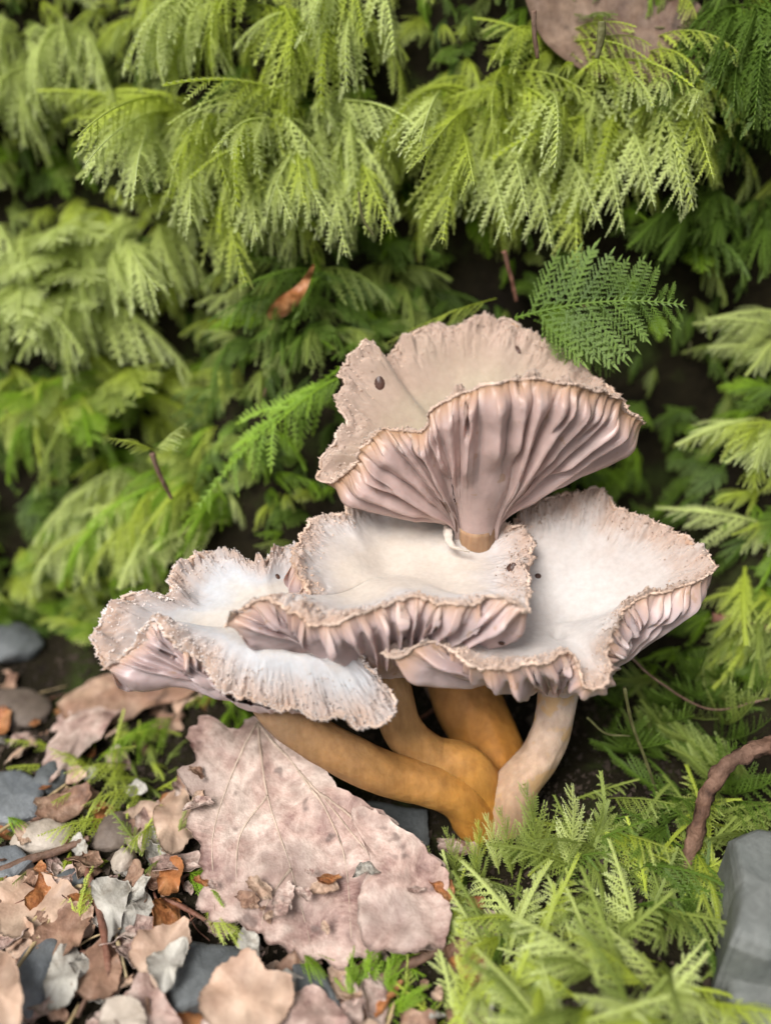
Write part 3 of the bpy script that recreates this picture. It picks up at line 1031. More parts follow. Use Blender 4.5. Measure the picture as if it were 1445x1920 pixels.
def tuft(px, py, n, L, col, label, group, az=(-70, 70), rise=(0.0, 0.5), shapes=(1, 2, 3), jit=(60, 30), out=0.0, parts=0, up=(0, -0.5, 1), down=0.0, seed=0, fill=1.6):
    """fronds fanned out of one clump; the root sits on the bank where the picture shows the clump"""
    r = random.Random(seed + int(px) * 7 + int(py))
    made = 0
    tries = 0
    total = int(n * (1 + fill))
    while made < total and tries < total * 5:
        tries += 1
        q = march(px + r.uniform(-1, 1) * jit[0], py + r.uniform(-1, 1) * jit[1])
        nrm = surf_normal(q[0], q[1])
        p = q + nrm * out * r.uniform(0.3, 1.0)
        a = math.radians(r.uniform(*az))
        d = unit([math.sin(a), -math.cos(a), r.uniform(*rise) - down])
        u = np.array(up) + np.array([0.35 * math.sin(a), 0, 0]) + np.array([r.uniform(-.3, .3), r.uniform(-.2, .2), 0])
        o = put_frond(p, d, u, L * r.uniform(0.6, 1.15), col if isinstance(col, str) else r.choice(col), r.choice(shapes), label if made < n else None, group, parts=made < parts)
        if o:
            made += 1


G1 = 'fronds of the moss tufts on the bank'
tuft(1060, 190, 22, 3.3, ('moss_bright', 'moss_bright', 'moss_pale'), '{} moss frond of the tuft hanging above the trumpet mushroom', 'hanging tuft above the trumpet mushroom',
     az=(-75, 70), shapes=(2, 3, 1), jit=(190, 45), parts=12)
tuft(1010, 285, 8, 2.6, ('moss_bright', 'moss_bright', 'moss_pale'), '{} moss frond in the lower fringe above the trumpet mushroom', 'lower fringe above the trumpet mushroom', az=(-60, 60), rise=(-0.2, 0.2), shapes=(2, 3, 3), jit=(190, 30), parts=8, fill=0.5)
tuft(470, 340, 8, 2.6, ('moss_bright', 'moss_pale'), '{} moss frond in the lower fringe above the rust leaf scrap', 'lower fringe above the rust leaf scrap', az=(-60, 50), rise=(-0.2, 0.2), shapes=(2, 3, 3), jit=(130, 35), parts=8, fill=0.5)
tuft(1090, 110, 6, 2.6, 'moss_bright', '{} moss frond in front of the dead leaf on the bank', 'arching fronds by the dead leaf', az=(-80, 80), rise=(0.3, 0.8), shapes=(1, 2), jit=(120, 30), parts=3)
tuft(520, 230, 22, 3.2, ('moss_bright', 'moss_pale', 'moss_pale'), '{} moss frond of the tuft hanging above the rust-coloured leaf scrap', 'hanging tuft above the rust leaf scrap',
     az=(-70, 60), shapes=(2, 3, 1), jit=(150, 50), parts=12)
tuft(330, 215, 6, 2.6, 'moss_bright', '{} moss shoot reaching sideways out of the hanging tuft', 'sideways shoots of the hanging tuft', az=(-95, -50), rise=(0.1, 0.4), shapes=(0, 1), jit=(40, 25), parts=4)
tuft(60, 100, 10, 3.0, 'moss_pale', '{} blurred moss frond in the upper corner of the bank', 'pale corner fronds', az=(-60, 60), shapes=(2, 3), jit=(80, 50))
tuft(480, 20, 14, 3.0, ('moss_pale', 'moss_bright'), '{} moss frond over the crest of the bank', 'fronds over the crest', az=(-60, 60), shapes=(2, 3), jit=(200, 40))
tuft(90, 500, 16, 3.2, 'moss_pale', '{} moss frond in the thick pale cushion on the bank', 'thick pale cushion', az=(-60, 60), shapes=(2, 3, 4), jit=(110, 80))
tuft(240, 440, 12, 2.8, ('moss_pale', 'moss_bright'), '{} moss frond between the pale cushion and the dark hollow', 'fronds beside the dark hollow', az=(-60, 60), shapes=(2, 3), jit=(70, 50))
tuft(200, 740, 14, 2.6, ('moss_lime', 'moss_olive', 'moss_bright'), '{} moss frond below the dark hollow', 'fronds below the dark hollow', az=(-70, 70), shapes=(1, 2, 4), jit=(120, 45))
tuft(300, 930, 18, 2.9, ('moss_pale', 'moss_bright', 'moss_lime'), '{} moss frond of the skirt hanging behind the low mushroom cap', 'skirt behind the low cap', az=(-75, 55), shapes=(2, 3, 1), jit=(140, 60), parts=6)
tuft(1450, 640, 6, 2.0, ('moss_olive', 'moss_pale'), '{} moss shoot pointing out of the bank beside the fern-like frond', 'pale olive shoots', az=(-95, -30), shapes=(0, 1), jit=(30, 60), fill=0.5)
tuft(1450, 880, 10, 2.0, ('moss_bright', 'moss_pale'), '{} moss shoot sticking out level behind the broad white cap', 'level shoots behind the broad cap', az=(-100, -30), rise=(-0.1, 0.3), shapes=(0, 1), jit=(40, 110), parts=5, fill=0.6)
tuft(1420, 1120, 10, 2.0, ('moss_olive', 'moss_bright'), '{} moss frond beside the frilly edge of the broad white cap', 'curling fronds by the broad cap', az=(-90, 0), rise=(-0.2, 0.3), shapes=(0, 1), jit=(50, 60), parts=4, fill=0.6)
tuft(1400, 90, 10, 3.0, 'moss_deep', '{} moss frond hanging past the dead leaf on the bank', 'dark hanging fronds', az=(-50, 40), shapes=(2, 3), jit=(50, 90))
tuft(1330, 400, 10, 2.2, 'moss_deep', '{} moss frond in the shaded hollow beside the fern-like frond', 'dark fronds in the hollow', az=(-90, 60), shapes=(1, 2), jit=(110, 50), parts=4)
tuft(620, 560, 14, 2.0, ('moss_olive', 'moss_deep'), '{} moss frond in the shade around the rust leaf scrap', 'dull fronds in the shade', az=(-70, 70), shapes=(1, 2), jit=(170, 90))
tuft(1250, 1330, 10, 2.0, ('moss_olive', 'moss_deep', 'moss_deep'), '{} spindly moss shoot in the gloom beside the pale stem', 'spindly shoots', az=(-120, 30), rise=(0.4, 1.0), shapes=(0, 1), jit=(130, 80), up=(0, -1, 0.3), parts=6, fill=1.5)  # gloom put into darker moss colours, here and round the arched twig
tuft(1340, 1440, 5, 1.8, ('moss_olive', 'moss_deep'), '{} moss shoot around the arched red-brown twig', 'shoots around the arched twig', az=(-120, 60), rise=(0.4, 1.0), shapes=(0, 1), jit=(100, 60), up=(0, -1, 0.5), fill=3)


def frond_between(p0, p1, up, col, k, label, group, parts=True, wide=1.0):
    """a frond rooted at p0 whose tip comes to p1"""
    C = SHAPES[k][0]
    tip = C[-1]
    L = np.linalg.norm(p1 - p0) / np.linalg.norm(tip)
    d = unit(p1 - p0)
    z = unit(np.asarray(up, float) - d * (np.asarray(up, float) @ d))
    a = math.atan2(tip[2], tip[1])
    dd = d * math.cos(-a) + z * math.sin(-a)
    B = basis(dd, z)
    Mx = Matrix.Translation(Vector(p0 * U)) @ Matrix((B * np.array([wide, 1, 1]) * L).tolist()).to_4x4()
    o = bpy.data.objects.new('moss_frond', None)
    COL.objects.link(o)
    o.empty_display_size = 0.003
    o.matrix_world = Mx
    s = bpy.data.objects.new('stem', STEMS[col, k])
    COL.objects.link(s)
    s.parent = o
    for kk, Mb, pb, sb in SHAPES[k][1]:
        b_ = bpy.data.objects.new('branch', PART[col, kk])
        COL.objects.link(b_)
        b_.parent = o
        b_.matrix_local = Matrix.Translation(Vector(pb * U)) @ Matrix(Mb.tolist()).to_4x4()
    tag(o, label, 'moss', group)
    return o


frond_between(at_y(965, 597, 15.0), at_y(1285, 560, 14.6), (0, -0.75, 0.75), 'moss_deep', 4, 'flat fern-like green frond spread behind the trumpet rim', None, wide=1.45)
frond_between(at_y(1000, 600, 15.0), at_y(1155, 695, 14.5), (0.2, -0.8, 0.6), 'moss_deep', 4, 'green frond drooping below the fern-like frond behind the trumpet rim', None)
frond_between(at_y(640, 690, 15.6), at_y(345, 930, 14.0), (-0.2, -0.8, 0.8), 'moss_lime', 0, 'vivid green frond slanting down from the trumpet rim to the hanging skirt', None, wide=1.1)
frond_between(at_y(650, 700, 15.5), at_y(490, 800, 14.4), (-0.2, -0.8, 0.8), 'moss_lime', 0, 'short vivid green frond beside the slanting one', None)
frond_between(at_y(930, 560, 15.9), at_y(720, 640, 15.4), (0, -0.6, 1), 'moss_bright', 0, 'thin yellow-green shoot lying along the back of the trumpet rim', None, wide=0.35)
frond_between(at_y(315, 925, 14.6), at_y(290, 840, 14.2), (-0.6, -0.8, 0.3), 'moss_bright', 1, 'bare brown-stalked shoot standing up from the hanging skirt', None, wide=0.5)
frond_between(at_y(290, 845, 14.2), at_y(200, 815, 13.8), (0, -0.4, 1), 'moss_bright', 0, 'leafy crown on the bare brown stalk', None)
frond_between(at_y(290, 845, 14.2), at_y(350, 800, 14.0), (0, -0.4, 1), 'moss_pale', 0, 'pale sprig beside the crown on the brown stalk', None)

# single braids hanging clear of the two big tufts
BRAIDS = [((870, 250), (800, 448)), ((905, 260), (925, 440)), ((985, 270), (1008, 462)), ((1075, 280), (1055, 505)), ((1165, 200), (1200, 382)), ((1235, 200), (1252, 378)), ((890, 200), (760, 285)),
          ((1040, 250), (1100, 420)), ((950, 230), (960, 400)), ((1260, 150), (1310, 330)), ((830, 170), (755, 250)), ((1120, 230), (1140, 430)), ((860, 230), (860, 340))]
BRAIDS2 = [((420, 330), (432, 542)), ((540, 260), (592, 428)), ((620, 280), (622, 482)), ((660, 260), (705, 440)), ((480, 300), (455, 450)), ((380, 280), (325, 420)), ((330, 190), (108, 236)), ((330, 210), (122, 292)),
           ((310, 230), (212, 345)), ((560, 250), (545, 385)), ((240, 440), (262, 560)), ((500, 280), (520, 420))]
for lst, lb, g in ((BRAIDS, 'moss braid dangling free below the tuft over the trumpet mushroom', 'dangling braids over the trumpet'), (BRAIDS2, 'moss braid dangling free below the tuft over the rust leaf scrap', 'dangling braids over the rust scrap')):
    for k, (a, b) in enumerate(lst):
        c = ('moss_bright', 'moss_pale', 'moss_pale')[k % 3]
        q = march(*a)
        yt = min(q[1] - 1.3, 15.3)
        frond_between(q, at_y(b[0], b[1], yt), (0.1, -1, 0.6), c, 0, SHADE[c] + ' ' + lb, g, wide=0.8)

# mound of moss at the foot of the cluster
r5 = random.Random(5)
mound_cols = ('moss_olive', 'moss_pale', 'moss_olive', 'moss_bright')


def on_ground(x, y, lift=0.0):
    return np.array([x, y, float(height(x, y)) + lift])


def mound_ok(p):
    x, y, d = project(p)
    return y > (1420 if x > 1080 else 1450) and x > 800


cnt = 0
while cnt < 240:
    px, py = r5.uniform(830, 1440), r5.uniform(1470, 1990)
    if px < 880 and py < 1600:
        continue
    q = march(px, py)
    a = r5.uniform(0, 2 * math.pi)
    d = unit([math.sin(a), math.cos(a), r5.uniform(0.1, 1.0)])
    L = r5.uniform(1.0, 2.0)
    k = r5.choice((0, 0, 1, 1))
    B = basis(d, (0, 0, 1))
    if not all(mound_ok(z) for z in frond_points(q, B, L, k)):
        continue
    c = r5.choice(('moss_pale', 'moss_pale', 'moss_olive', 'moss_bright')) if py > 1740 else r5.choice(('moss_olive', 'moss_olive', 'moss_deep', 'moss_bright'))
    if put_frond(q, d, (0, 0, 1), L, c, k, '{} moss frond in the cushion at the foot of the pale stem' if cnt < 45 else None, 'cushion at the foot of the pale stem', parts=cnt < 20):
        cnt += 1

for a, b, c in (((1010, 1650), (985, 1428), 'moss_olive'), ((1060, 1640), (1075, 1445), 'moss_pale'), ((960, 1650), (940, 1490), 'moss_olive'), ((905, 1680), (880, 1560), 'moss_olive'), ((860, 1660), (840, 1540), 'moss_olive'), ((935, 1640), (915, 1510), 'moss_pale'), ((975, 1640), (1005, 1480), 'moss_olive'), ((890, 1640), (905, 1530), 'moss_bright'), ((1100, 1600), (1140, 1490), 'moss_olive')):
    frond_between(march(*a), march(*a) + np.array([(b[0] - a[0]) * 0.0085, 0.35, (a[1] - b[1]) * 0.0095]), (0, -1, 0.2), c, 0, HABIT[0] + ' ' + SHADE[c] + ' moss shoot standing in front of the stem bases', 'shoots in front of the stem bases')


def ground_patch(px, py, n, L, cols, jit):
    r = random.Random(int(px * 3 + py))
    for _ in range(n):
        q = march(px + r.uniform(-1, 1) * jit[0], py + r.uniform(-1, 1) * jit[1])
        a = r.uniform(0, 6.28)
        put_frond(q, unit([math.sin(a), math.cos(a), r.uniform(0.1, 0.7)]), (0, 0, 1), L * r.uniform(0.6, 1.2), r.choice(cols), r.choice((0, 1)), None, None)


ground_patch(200, 1450, 34, 1.1, ('moss_bright', 'moss_bright', 'moss_olive'), (110, 70))
ground_patch(270, 1560, 16, 0.9, ('moss_bright', 'moss_olive'), (90, 60))
ground_patch(110, 1590, 12, 0.9, ('moss_bright', 'moss_olive'), (70, 40))
ground_patch(430, 1300, 16, 1.0, ('moss_lime', 'moss_lime', 'moss_bright'), (50, 40))
ground_patch(700, 1860, 34, 0.8, ('moss_lime',), (55, 70))
ground_patch(790, 1905, 16, 0.8, ('moss_lime', 'moss_bright'), (60, 30))
ground_patch(170, 1640, 8, 0.7, ('moss_bright',), (30, 50))

# small loose sprigs on the litter
sprigs = [((690, 1900), (690, 1735), 'moss_lime'), ((660, 1910), (650, 1790), 'moss_lime'), ((720, 1900), (735, 1770), 'moss_lime'), ((560, 1790), (620, 1850), 'moss_lime'), ((350, 1640), (440, 1700), 'moss_lime'),
          ((380, 1700), (470, 1775), 'moss_bright'), ((150, 1760), (165, 1640), 'moss_bright'), ((250, 1440), (130, 1480), 'moss_bright'), ((280, 1480), (170, 1540), 'moss_bright'), ((270, 1380), (200, 1450), 'moss_lime'),
          ((210, 1540), (80, 1600), 'moss_bright'), ((330, 1350), (230, 1420), 'moss_lime'), ((300, 1550), (250, 1620), 'moss_bright'), ((430, 1270), (380, 1350), 'moss_lime'), ((450, 1280), (440, 1360), 'moss_lime'),
          ((830, 1750), (815, 1600), 'moss_pale'), ((840, 1800), (850, 1640), 'moss_bright'), ((330, 1600), (350, 1520), 'moss_olive'), ((180, 1450), (90, 1430), 'moss_bright'), ((740, 1910), (800, 1850), 'moss_lime'), ((10, 1540), (60, 1560), 'moss_lime')]
for (a, b, c) in sprigs:
    p0, p1 = march(*a), march(*b, 0.35)
    frond_between(p0 + [0, 0, 0.05], p1 + [0, 0, 0.25], (0, -0.2, 1), c, 1 if c != 'moss_pale' else 0, SHADE[c] + ' moss sprig lying loose among the leaf litter', 'loose sprigs on the litter', parts=True, wide=1.1)

# ------------------------------------------------------------------ moss carpet behind the single fronds (uncountable)
HOLLOWS = [(350, 640, 100, 65), (100, 300, 70, 60), (270, 330, 60, 40), (730, 100, 50, 60), (40, 900, 60, 60), (560, 700, 70, 50), (760, 440, 110, 40), (1270, 470, 160, 60), (1180, 800, 60, 60), (1180, 1440, 110, 90), (60, 1180, 90, 50), (880, 480, 120, 50)]
n_tuft = len(cp)
tries = 0
rc = random.Random(99)
while len(cp) - n_tuft < 3600 and tries < 14000:
    tries += 1
    x = rc.uniform(-16, 16)
    v = rc.uniform(-0.6, 7.5)
    y = float(foot(x)) + v
    p = on_ground(x, y)
    px, py, dd = project(p)
    in_hollow = any(((px - hx) / rx) ** 2 + ((py - hy) / ry) ** 2 < 1 for hx, hy, rx, ry in HOLLOWS)
    if in_hollow and rc.random() > 0.6:
        continue
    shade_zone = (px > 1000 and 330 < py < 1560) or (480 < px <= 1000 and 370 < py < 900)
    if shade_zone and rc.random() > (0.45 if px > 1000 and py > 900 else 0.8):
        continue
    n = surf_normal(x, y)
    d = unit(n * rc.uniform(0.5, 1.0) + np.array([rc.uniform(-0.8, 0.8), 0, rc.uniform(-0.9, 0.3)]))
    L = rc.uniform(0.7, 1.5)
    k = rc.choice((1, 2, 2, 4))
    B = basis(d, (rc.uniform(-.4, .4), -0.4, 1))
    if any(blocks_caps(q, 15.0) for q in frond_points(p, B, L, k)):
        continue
    if shade_zone or in_hollow:  # shade of the bank put into the colour: mostly deep-green fronds
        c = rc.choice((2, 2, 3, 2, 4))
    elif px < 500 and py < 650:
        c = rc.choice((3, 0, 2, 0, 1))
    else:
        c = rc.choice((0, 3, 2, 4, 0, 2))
    e = Matrix(B.tolist()).to_euler()
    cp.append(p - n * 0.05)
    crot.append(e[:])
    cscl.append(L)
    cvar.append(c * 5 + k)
carpet_me = make_mesh('moss_carpet', np.array(cp), [], {'rot': np.array(crot), 'scl': np.array(cscl), 'shape_id': np.array(cvar, float)})
carpet = link('moss_carpet', carpet_me)
tag(carpet, 'dense mat of feathery green moss covering the bank', 'moss', None, 'stuff')
ng = bpy.data.node_groups.new('moss_scatter', 'GeometryNodeTree')
ng.interface.new_socket('Geometry', in_out='INPUT', socket_type='NodeSocketGeometry')
ng.interface.new_socket('Geometry', in_out='OUTPUT', socket_type='NodeSocketGeometry')
gi, go = ng.nodes.new('NodeGroupInput'), ng.nodes.new('NodeGroupOutput')
join = ng.nodes.new('GeometryNodeJoinGeometry')


def named(n, t):
    a = ng.nodes.new('GeometryNodeInputNamedAttribute')
    a.data_type = t
    a.inputs['Name'].default_value = n
    return a.outputs['Attribute']


rot, scl, sid = named('rot', 'FLOAT_VECTOR'), named('scl', 'FLOAT'), named('shape_id', 'FLOAT')
# each shape/colour needs one real object to instance: the first frond of that kind already in the scene, else one more frond of the carpet
have = {}
for o in scene.objects:
    if o.type == 'MESH' and o.name.startswith('moss_frond'):
        have.setdefault(o.data.name, o)
used = sorted(set(cvar))
for vid in used:
    me = FROND[COLS[vid // 5], vid % 5]
    src = have.get(me.name)
    if src is None:
        i = cvar.index(vid)
        src = bpy.data.objects.new('moss_frond', me)
        COL.objects.link(src)
        src.matrix_world = Matrix.Translation(Vector(cp[i] * U)) @ Euler(crot[i]).to_matrix().to_4x4() @ Matrix.Scale(cscl[i], 4)
        tag(src, 'small moss frond half buried in the mat on the bank', 'moss', 'half-buried fronds')
    oi = ng.nodes.new('GeometryNodeObjectInfo')
    oi.inputs['Object'].default_value = src
    oi.inputs['As Instance'].default_value = True
    oi.transform_space = 'ORIGINAL'
    cmp = ng.nodes.new('FunctionNodeCompare')
    cmp.data_type = 'FLOAT'
    cmp.operation = 'EQUAL'
    cmp.inputs['Epsilon'].default_value = 0.1
    ng.links.new(sid, cmp.inputs[0])
    cmp.inputs[1].default_value = vid
    iop = ng.nodes.new('GeometryNodeInstanceOnPoints')
    ng.links.new(gi.outputs[0], iop.inputs['Points'])
    ng.links.new(cmp.outputs[0], iop.inputs['Selection'])
    ng.links.new(oi.outputs['Geometry'], iop.inputs['Instance'])
    e2r = ng.nodes.new('FunctionNodeEulerToRotation')
    ng.links.new(rot, e2r.inputs[0])
    ng.links.new(e2r.outputs[0], iop.inputs['Rotation'])
    ng.links.new(scl, iop.inputs['Scale'])
    ng.links.new(iop.outputs[0], join.inputs[0])
ng.links.new(join.outputs[0], go.inputs[0])
md = carpet.modifiers.new('scatter', 'NODES')
md.node_group = ng


# ------------------------------------------------------------------ leaf litter, stones and twigs
def sheet(name, outline, zfun, mat, label, cat, group=None, thick=0.02, curl=0.12, seed=0, rings=14, n=110, jag=0.03, parent=None, flat=False, freq=0.9):
    """a leaf or slab: outline traced in the picture and laid at height zfun(px, py) above the floor, with thickness and relief"""
    P = np.array([[*at_z(px, py, zfun(px, py))] for px, py in outline])
    Pn = catmull(P, n, closed=True) if not flat else np.concatenate([np.linspace(P[i], P[(i + 1) % len(P)], n // len(P), endpoint=False) for i in range(len(P))])
    n = len(Pn)
    c = Pn.mean(0)
    th = np.arange(n) / n * 2 * np.pi
    out = Pn - c
    Pn = Pn + out * (jag * (vnoise(np.cos(th) * 9, np.sin(th) * 9, 0, seed) + 0.6 * vnoise(np.cos(th) * 25, np.sin(th) * 25, 3, seed)))[:, None]
    s = np.linspace(0, 1, rings)
    G = c + (Pn - c)[:, None] * s[None, :, None]
    G[..., 2] += curl * fbm(G[..., 0] * freq, G[..., 1] * freq, seed * 3.1, seed, 3) + curl * 0.8 * (s ** 3)[None] * (vnoise(np.cos(th) * 2.2, np.sin(th) * 2.2, 1, seed + 1))[:, None]
    Gb = G.copy()
    Gb[..., 2] -= thick
    if thick > 0.1:
        G[..., 2] -= (0.12 * thick * (s ** 10))[None]
        Gb[:, -1, :2] += (Gb[:, -1, :2] - c[:2]) * 0.03
    V = np.concatenate([G.reshape(-1, 3), Gb.reshape(-1, 3)])
    f = grid_faces(n, rings, True)
    off = n * rings
    fb = f[:, ::-1] + off
    i = np.arange(n)
    i2 = (i + 1) % n
    e = rings - 1
    side = np.stack([i * rings + e, off + i * rings + e, off + i2 * rings + e, i2 * rings + e], 1)
    root = c.copy()
    me = make_mesh(name, V - root, np.concatenate([f, fb, side]))
    if flat:
        me.polygons.foreach_set('use_smooth', np.zeros(len(me.polygons), bool))
    o = link(name, me, M[mat], None, root)
    if label:
        tag(o, label, cat, group)
    return o, G, root


def zflat(z):
    return lambda px, py: z


def ground_z(lift):
    def f(px, py):
        return float(march(px, py)[2]) + lift
    return f


big_outline = [(482, 1335), (440, 1362), (400, 1350), (350, 1378), (368, 1420), (343, 1450), (362, 1500), (350, 1560), (382, 1640), (374, 1700), (420, 1728), (480, 1740), (540, 1785), (600, 1800), (690, 1790),
               (760, 1782), (832, 1770), (840, 1680), (828, 1635), (800, 1590), (730, 1540), (660, 1500), (600, 1440), (560, 1390)]
bigz = lambda px, py: 1.5 - (py - 1335) / 460 * 1.15
big, Gb_, rootb = sheet('oak_leaf', big_outline, bigz, 'leaf_pink', 'large pinkish-brown dead leaf propped under the low mushroom stem', 'leaf', curl=0.13, seed=3, rings=26, n=260, jag=0.07)
for path in ([(482, 1345), (500, 1480), (545, 1620), (590, 1790)], [(482, 1345), (600, 1490), (690, 1600), (760, 1760)], [(482, 1345), (430, 1450), (400, 1560), (400, 1700)],
             [(500, 1480), (450, 1560), (440, 1680)], [(560, 1440), (640, 1580), (660, 1770)], [(600, 1490), (700, 1560), (820, 1650)], [(545, 1620), (500, 1690), (490, 1735)]):
    w = np.array([at_z(px, py, bigz(px, py) + 0.06) for px, py in path])
    cv = catmull(w, 40)
    d2 = ((Gb_[..., :2].reshape(-1, 2)[None] - cv[:, None, :2]) ** 2).sum(-1)
    cv[:, 2] = Gb_.reshape(-1, 3)[d2.argmin(1), 2] - 0.004
    v, f, _ = tube(cv, np.linspace(0.030, 0.006, 40), 6, 0.4, 3, 6.0)
    link('vein', make_mesh('vein', v - rootb, f), M['vein'], big)

LEAVES = [
    ([(655, 1520), (740, 1550), (805, 1600), (838, 1650), (836, 1770), (760, 1786), (690, 1780), (668, 1690), (690, 1610)], -9, 'leaf_pink', 'smooth grey-pink leaf piece overlapping the large dead leaf'),
    ([(245, 1780), (290, 1745), (350, 1730), (355, 1775), (330, 1810), (300, 1850), (255, 1815)], 0.5, 'leaf_tan', 'torn pale tan leaf piece lying over the dark slate'),
    ([(285, 1790), (350, 1772), (345, 1805), (312, 1857), (280, 1825)], 0.62, 'leaf_grey', 'greyish underside of a folded leaf piece on the tan one'),
    ([(385, 1840), (430, 1800), (470, 1785), (500, 1820), (545, 1830), (545, 1880), (500, 1935), (420, 1935), (375, 1890)], 0.6, 'leaf_tan', 'crumpled light tan leaf with ragged edge beside the dark slate'),
    ([(240, 1850), (280, 1825), (310, 1870), (340, 1935), (225, 1935)], 0.45, 'leaf_pink', 'pinkish leaf piece below the folded tan leaf'),
    ([(-30, 1785), (18, 1785), (42, 1850), (45, 1900), (20, 1940), (-40, 1940)], 0.8, 'leaf_tan', 'smooth orange-tan leaf beside the rounded blue-grey stone'),
    ([(80, 1430), (100, 1390), (150, 1330), (210, 1270), (240, 1290), (200, 1370), (130, 1440), (90, 1470)], 0.35, 'leaf_pink', 'long curled pink-brown leaf under the tip of the low cap'),
    ([(110, 1330), (150, 1290), (250, 1260), (340, 1270), (360, 1300), (250, 1340), (160, 1360)], 0.3, 'leaf_brown', 'brown leaf tucked behind the long curled leaf'),
    ([(300, 1500), (340, 1480), (365, 1520), (350, 1580), (310, 1600), (290, 1550)], 0.35, 'leaf_tan', 'pale leaf scrap with moss over it beside the large leaf'),
    ([(300, 1615), (335, 1605), (345, 1640), (325, 1680), (298, 1675)], 0.35, 'leaf_rust', 'dark red leaf scrap beside the large leaf'),
    ([(540, 1870), (600, 1850), (655, 1935), (530, 1935)], 0.4, 'leaf_pink', 'pink leaf piece between the ragged tan leaf and the green sprig'),
    ([(330, 1895), (370, 1885), (385, 1935), (320, 1935)], 0.35, 'leaf_rust', 'orange leaf scrap under the ragged tan leaf'),
    ([(175, 1660), (240, 1645), (230, 1710), (205, 1765), (188, 1720)], 0.35, 'leaf_grey', 'grey-white leaf scrap beside the red twig'),
    ([(100, 1800), (140, 1770), (150, 1840), (120, 1890), (85, 1880)], 0.3, 'leaf_grey', 'whitish leaf flake next to the rounded blue-grey stone'),
    ([(150, 1790), (205, 1760), (230, 1830), (200, 1880), (140, 1860)], 0.25, 'leaf_brown', 'brown leaf piece crossed by the red twig'),
    ([(0, 1660), (80, 1640), (150, 1680), (90, 1750), (10, 1760)], 0.25, 'leaf_tan', 'straw-coloured leaf by the edge of the litter'),
    ([(60, 1760), (120, 1700), (170, 1700), (150, 1780), (90, 1800)], 0.3, 'leaf_brown', 'brown leaf between the straw-coloured leaf and the white flake'),
    ([(560, 1540), (640, 1560), (720, 1600), (650, 1540), (610, 1500)], 0.2, 'leaf_brown', 'brown leaf strip in the shade of the stems'),
    ([(200, 1880), (260, 1880), (270, 1940), (190, 1940)], 0.5, 'stone_cream', 'cream speckled leaf flake under the pinkish piece'),
]
for k, (ol, z, mt, lb) in enumerate(LEAVES):
    sheet('leaf', ol, (lambda px, py: bigz(px, py) + 0.14) if z < 0 else ground_z(z), mt, lb, 'leaf', None, thick=0.018, curl=0.16, seed=60 + k, jag=0.05)

back = [(985, -60), (1010, 60), (1090, 130), (1200, 165), (1300, 150), (1370, 105), (1330, 40), (1260, -40), (1120, -120)]
P_ = [at_y(px, py, 18.9 - (py) * 0.008) for px, py in back]
# the dead leaf caught on the bank stands nearly upright, so it is laid out in the bank's own plane
cb = np.mean(P_, 0)
Pn = catmull(np.array(P_), 90, True)
s_ = np.linspace(0, 1, 12)
Gk = cb + (Pn - cb)[:, None] * s_[None, :, None]
Gk[..., 1] += 0.12 * fbm(Gk[..., 0], Gk[..., 2], 0, 5)
Gk2 = Gk + np.array([0, 0.02, 0])
fg = grid_faces(90, 12, True)
i_ = np.arange(90)
rimf = np.stack([i_ * 12 + 11, 90 * 12 + i_ * 12 + 11, 90 * 12 + ((i_ + 1) % 90) * 12 + 11, ((i_ + 1) % 90) * 12 + 11], 1)
o = link('leaf', make_mesh('leaf', np.concatenate([Gk.reshape(-1, 3), Gk2.reshape(-1, 3)]) - cb, np.concatenate([fg, fg[:, ::-1] + 1080, rimf])), M['leaf_dark'], None, cb)
tag(o, 'broad brown dead leaf caught upright in the moss high on the bank', 'leaf')
rust = [(500, 590), (520, 560), (560, 530), (590, 490), (580, 530), (555, 575), (520, 600)]
P_ = np.array([at_y(px, py, 16.3) for px, py in rust])
cb = P_.mean(0)
Pn = catmull(P_, 60, True)
Gk = cb + (Pn - cb)[:, None] * s_[None, :, None]
Gk[..., 1] += 0.15 * fbm(Gk[..., 0] * 2, Gk[..., 2] * 2, 0, 8)
Gk2 = Gk + np.array([0, 0.02, 0])
fg = grid_faces(60, 12, True)
i_ = np.arange(60)
rimf = np.stack([i_ * 12 + 11, 720 + i_ * 12 + 11, 720 + ((i_ + 1) % 60) * 12 + 11, ((i_ + 1) % 60) * 12 + 11], 1)
o = link('leaf', make_mesh('leaf', np.concatenate([Gk.reshape(-1, 3), Gk2.reshape(-1, 3)]) - cb, np.concatenate([fg, fg[:, ::-1] + 720, rimf])), M['leaf_rust'], None, cb)
tag(o, 'rust-coloured leaf scrap stuck in the mossy bank', 'leaf')

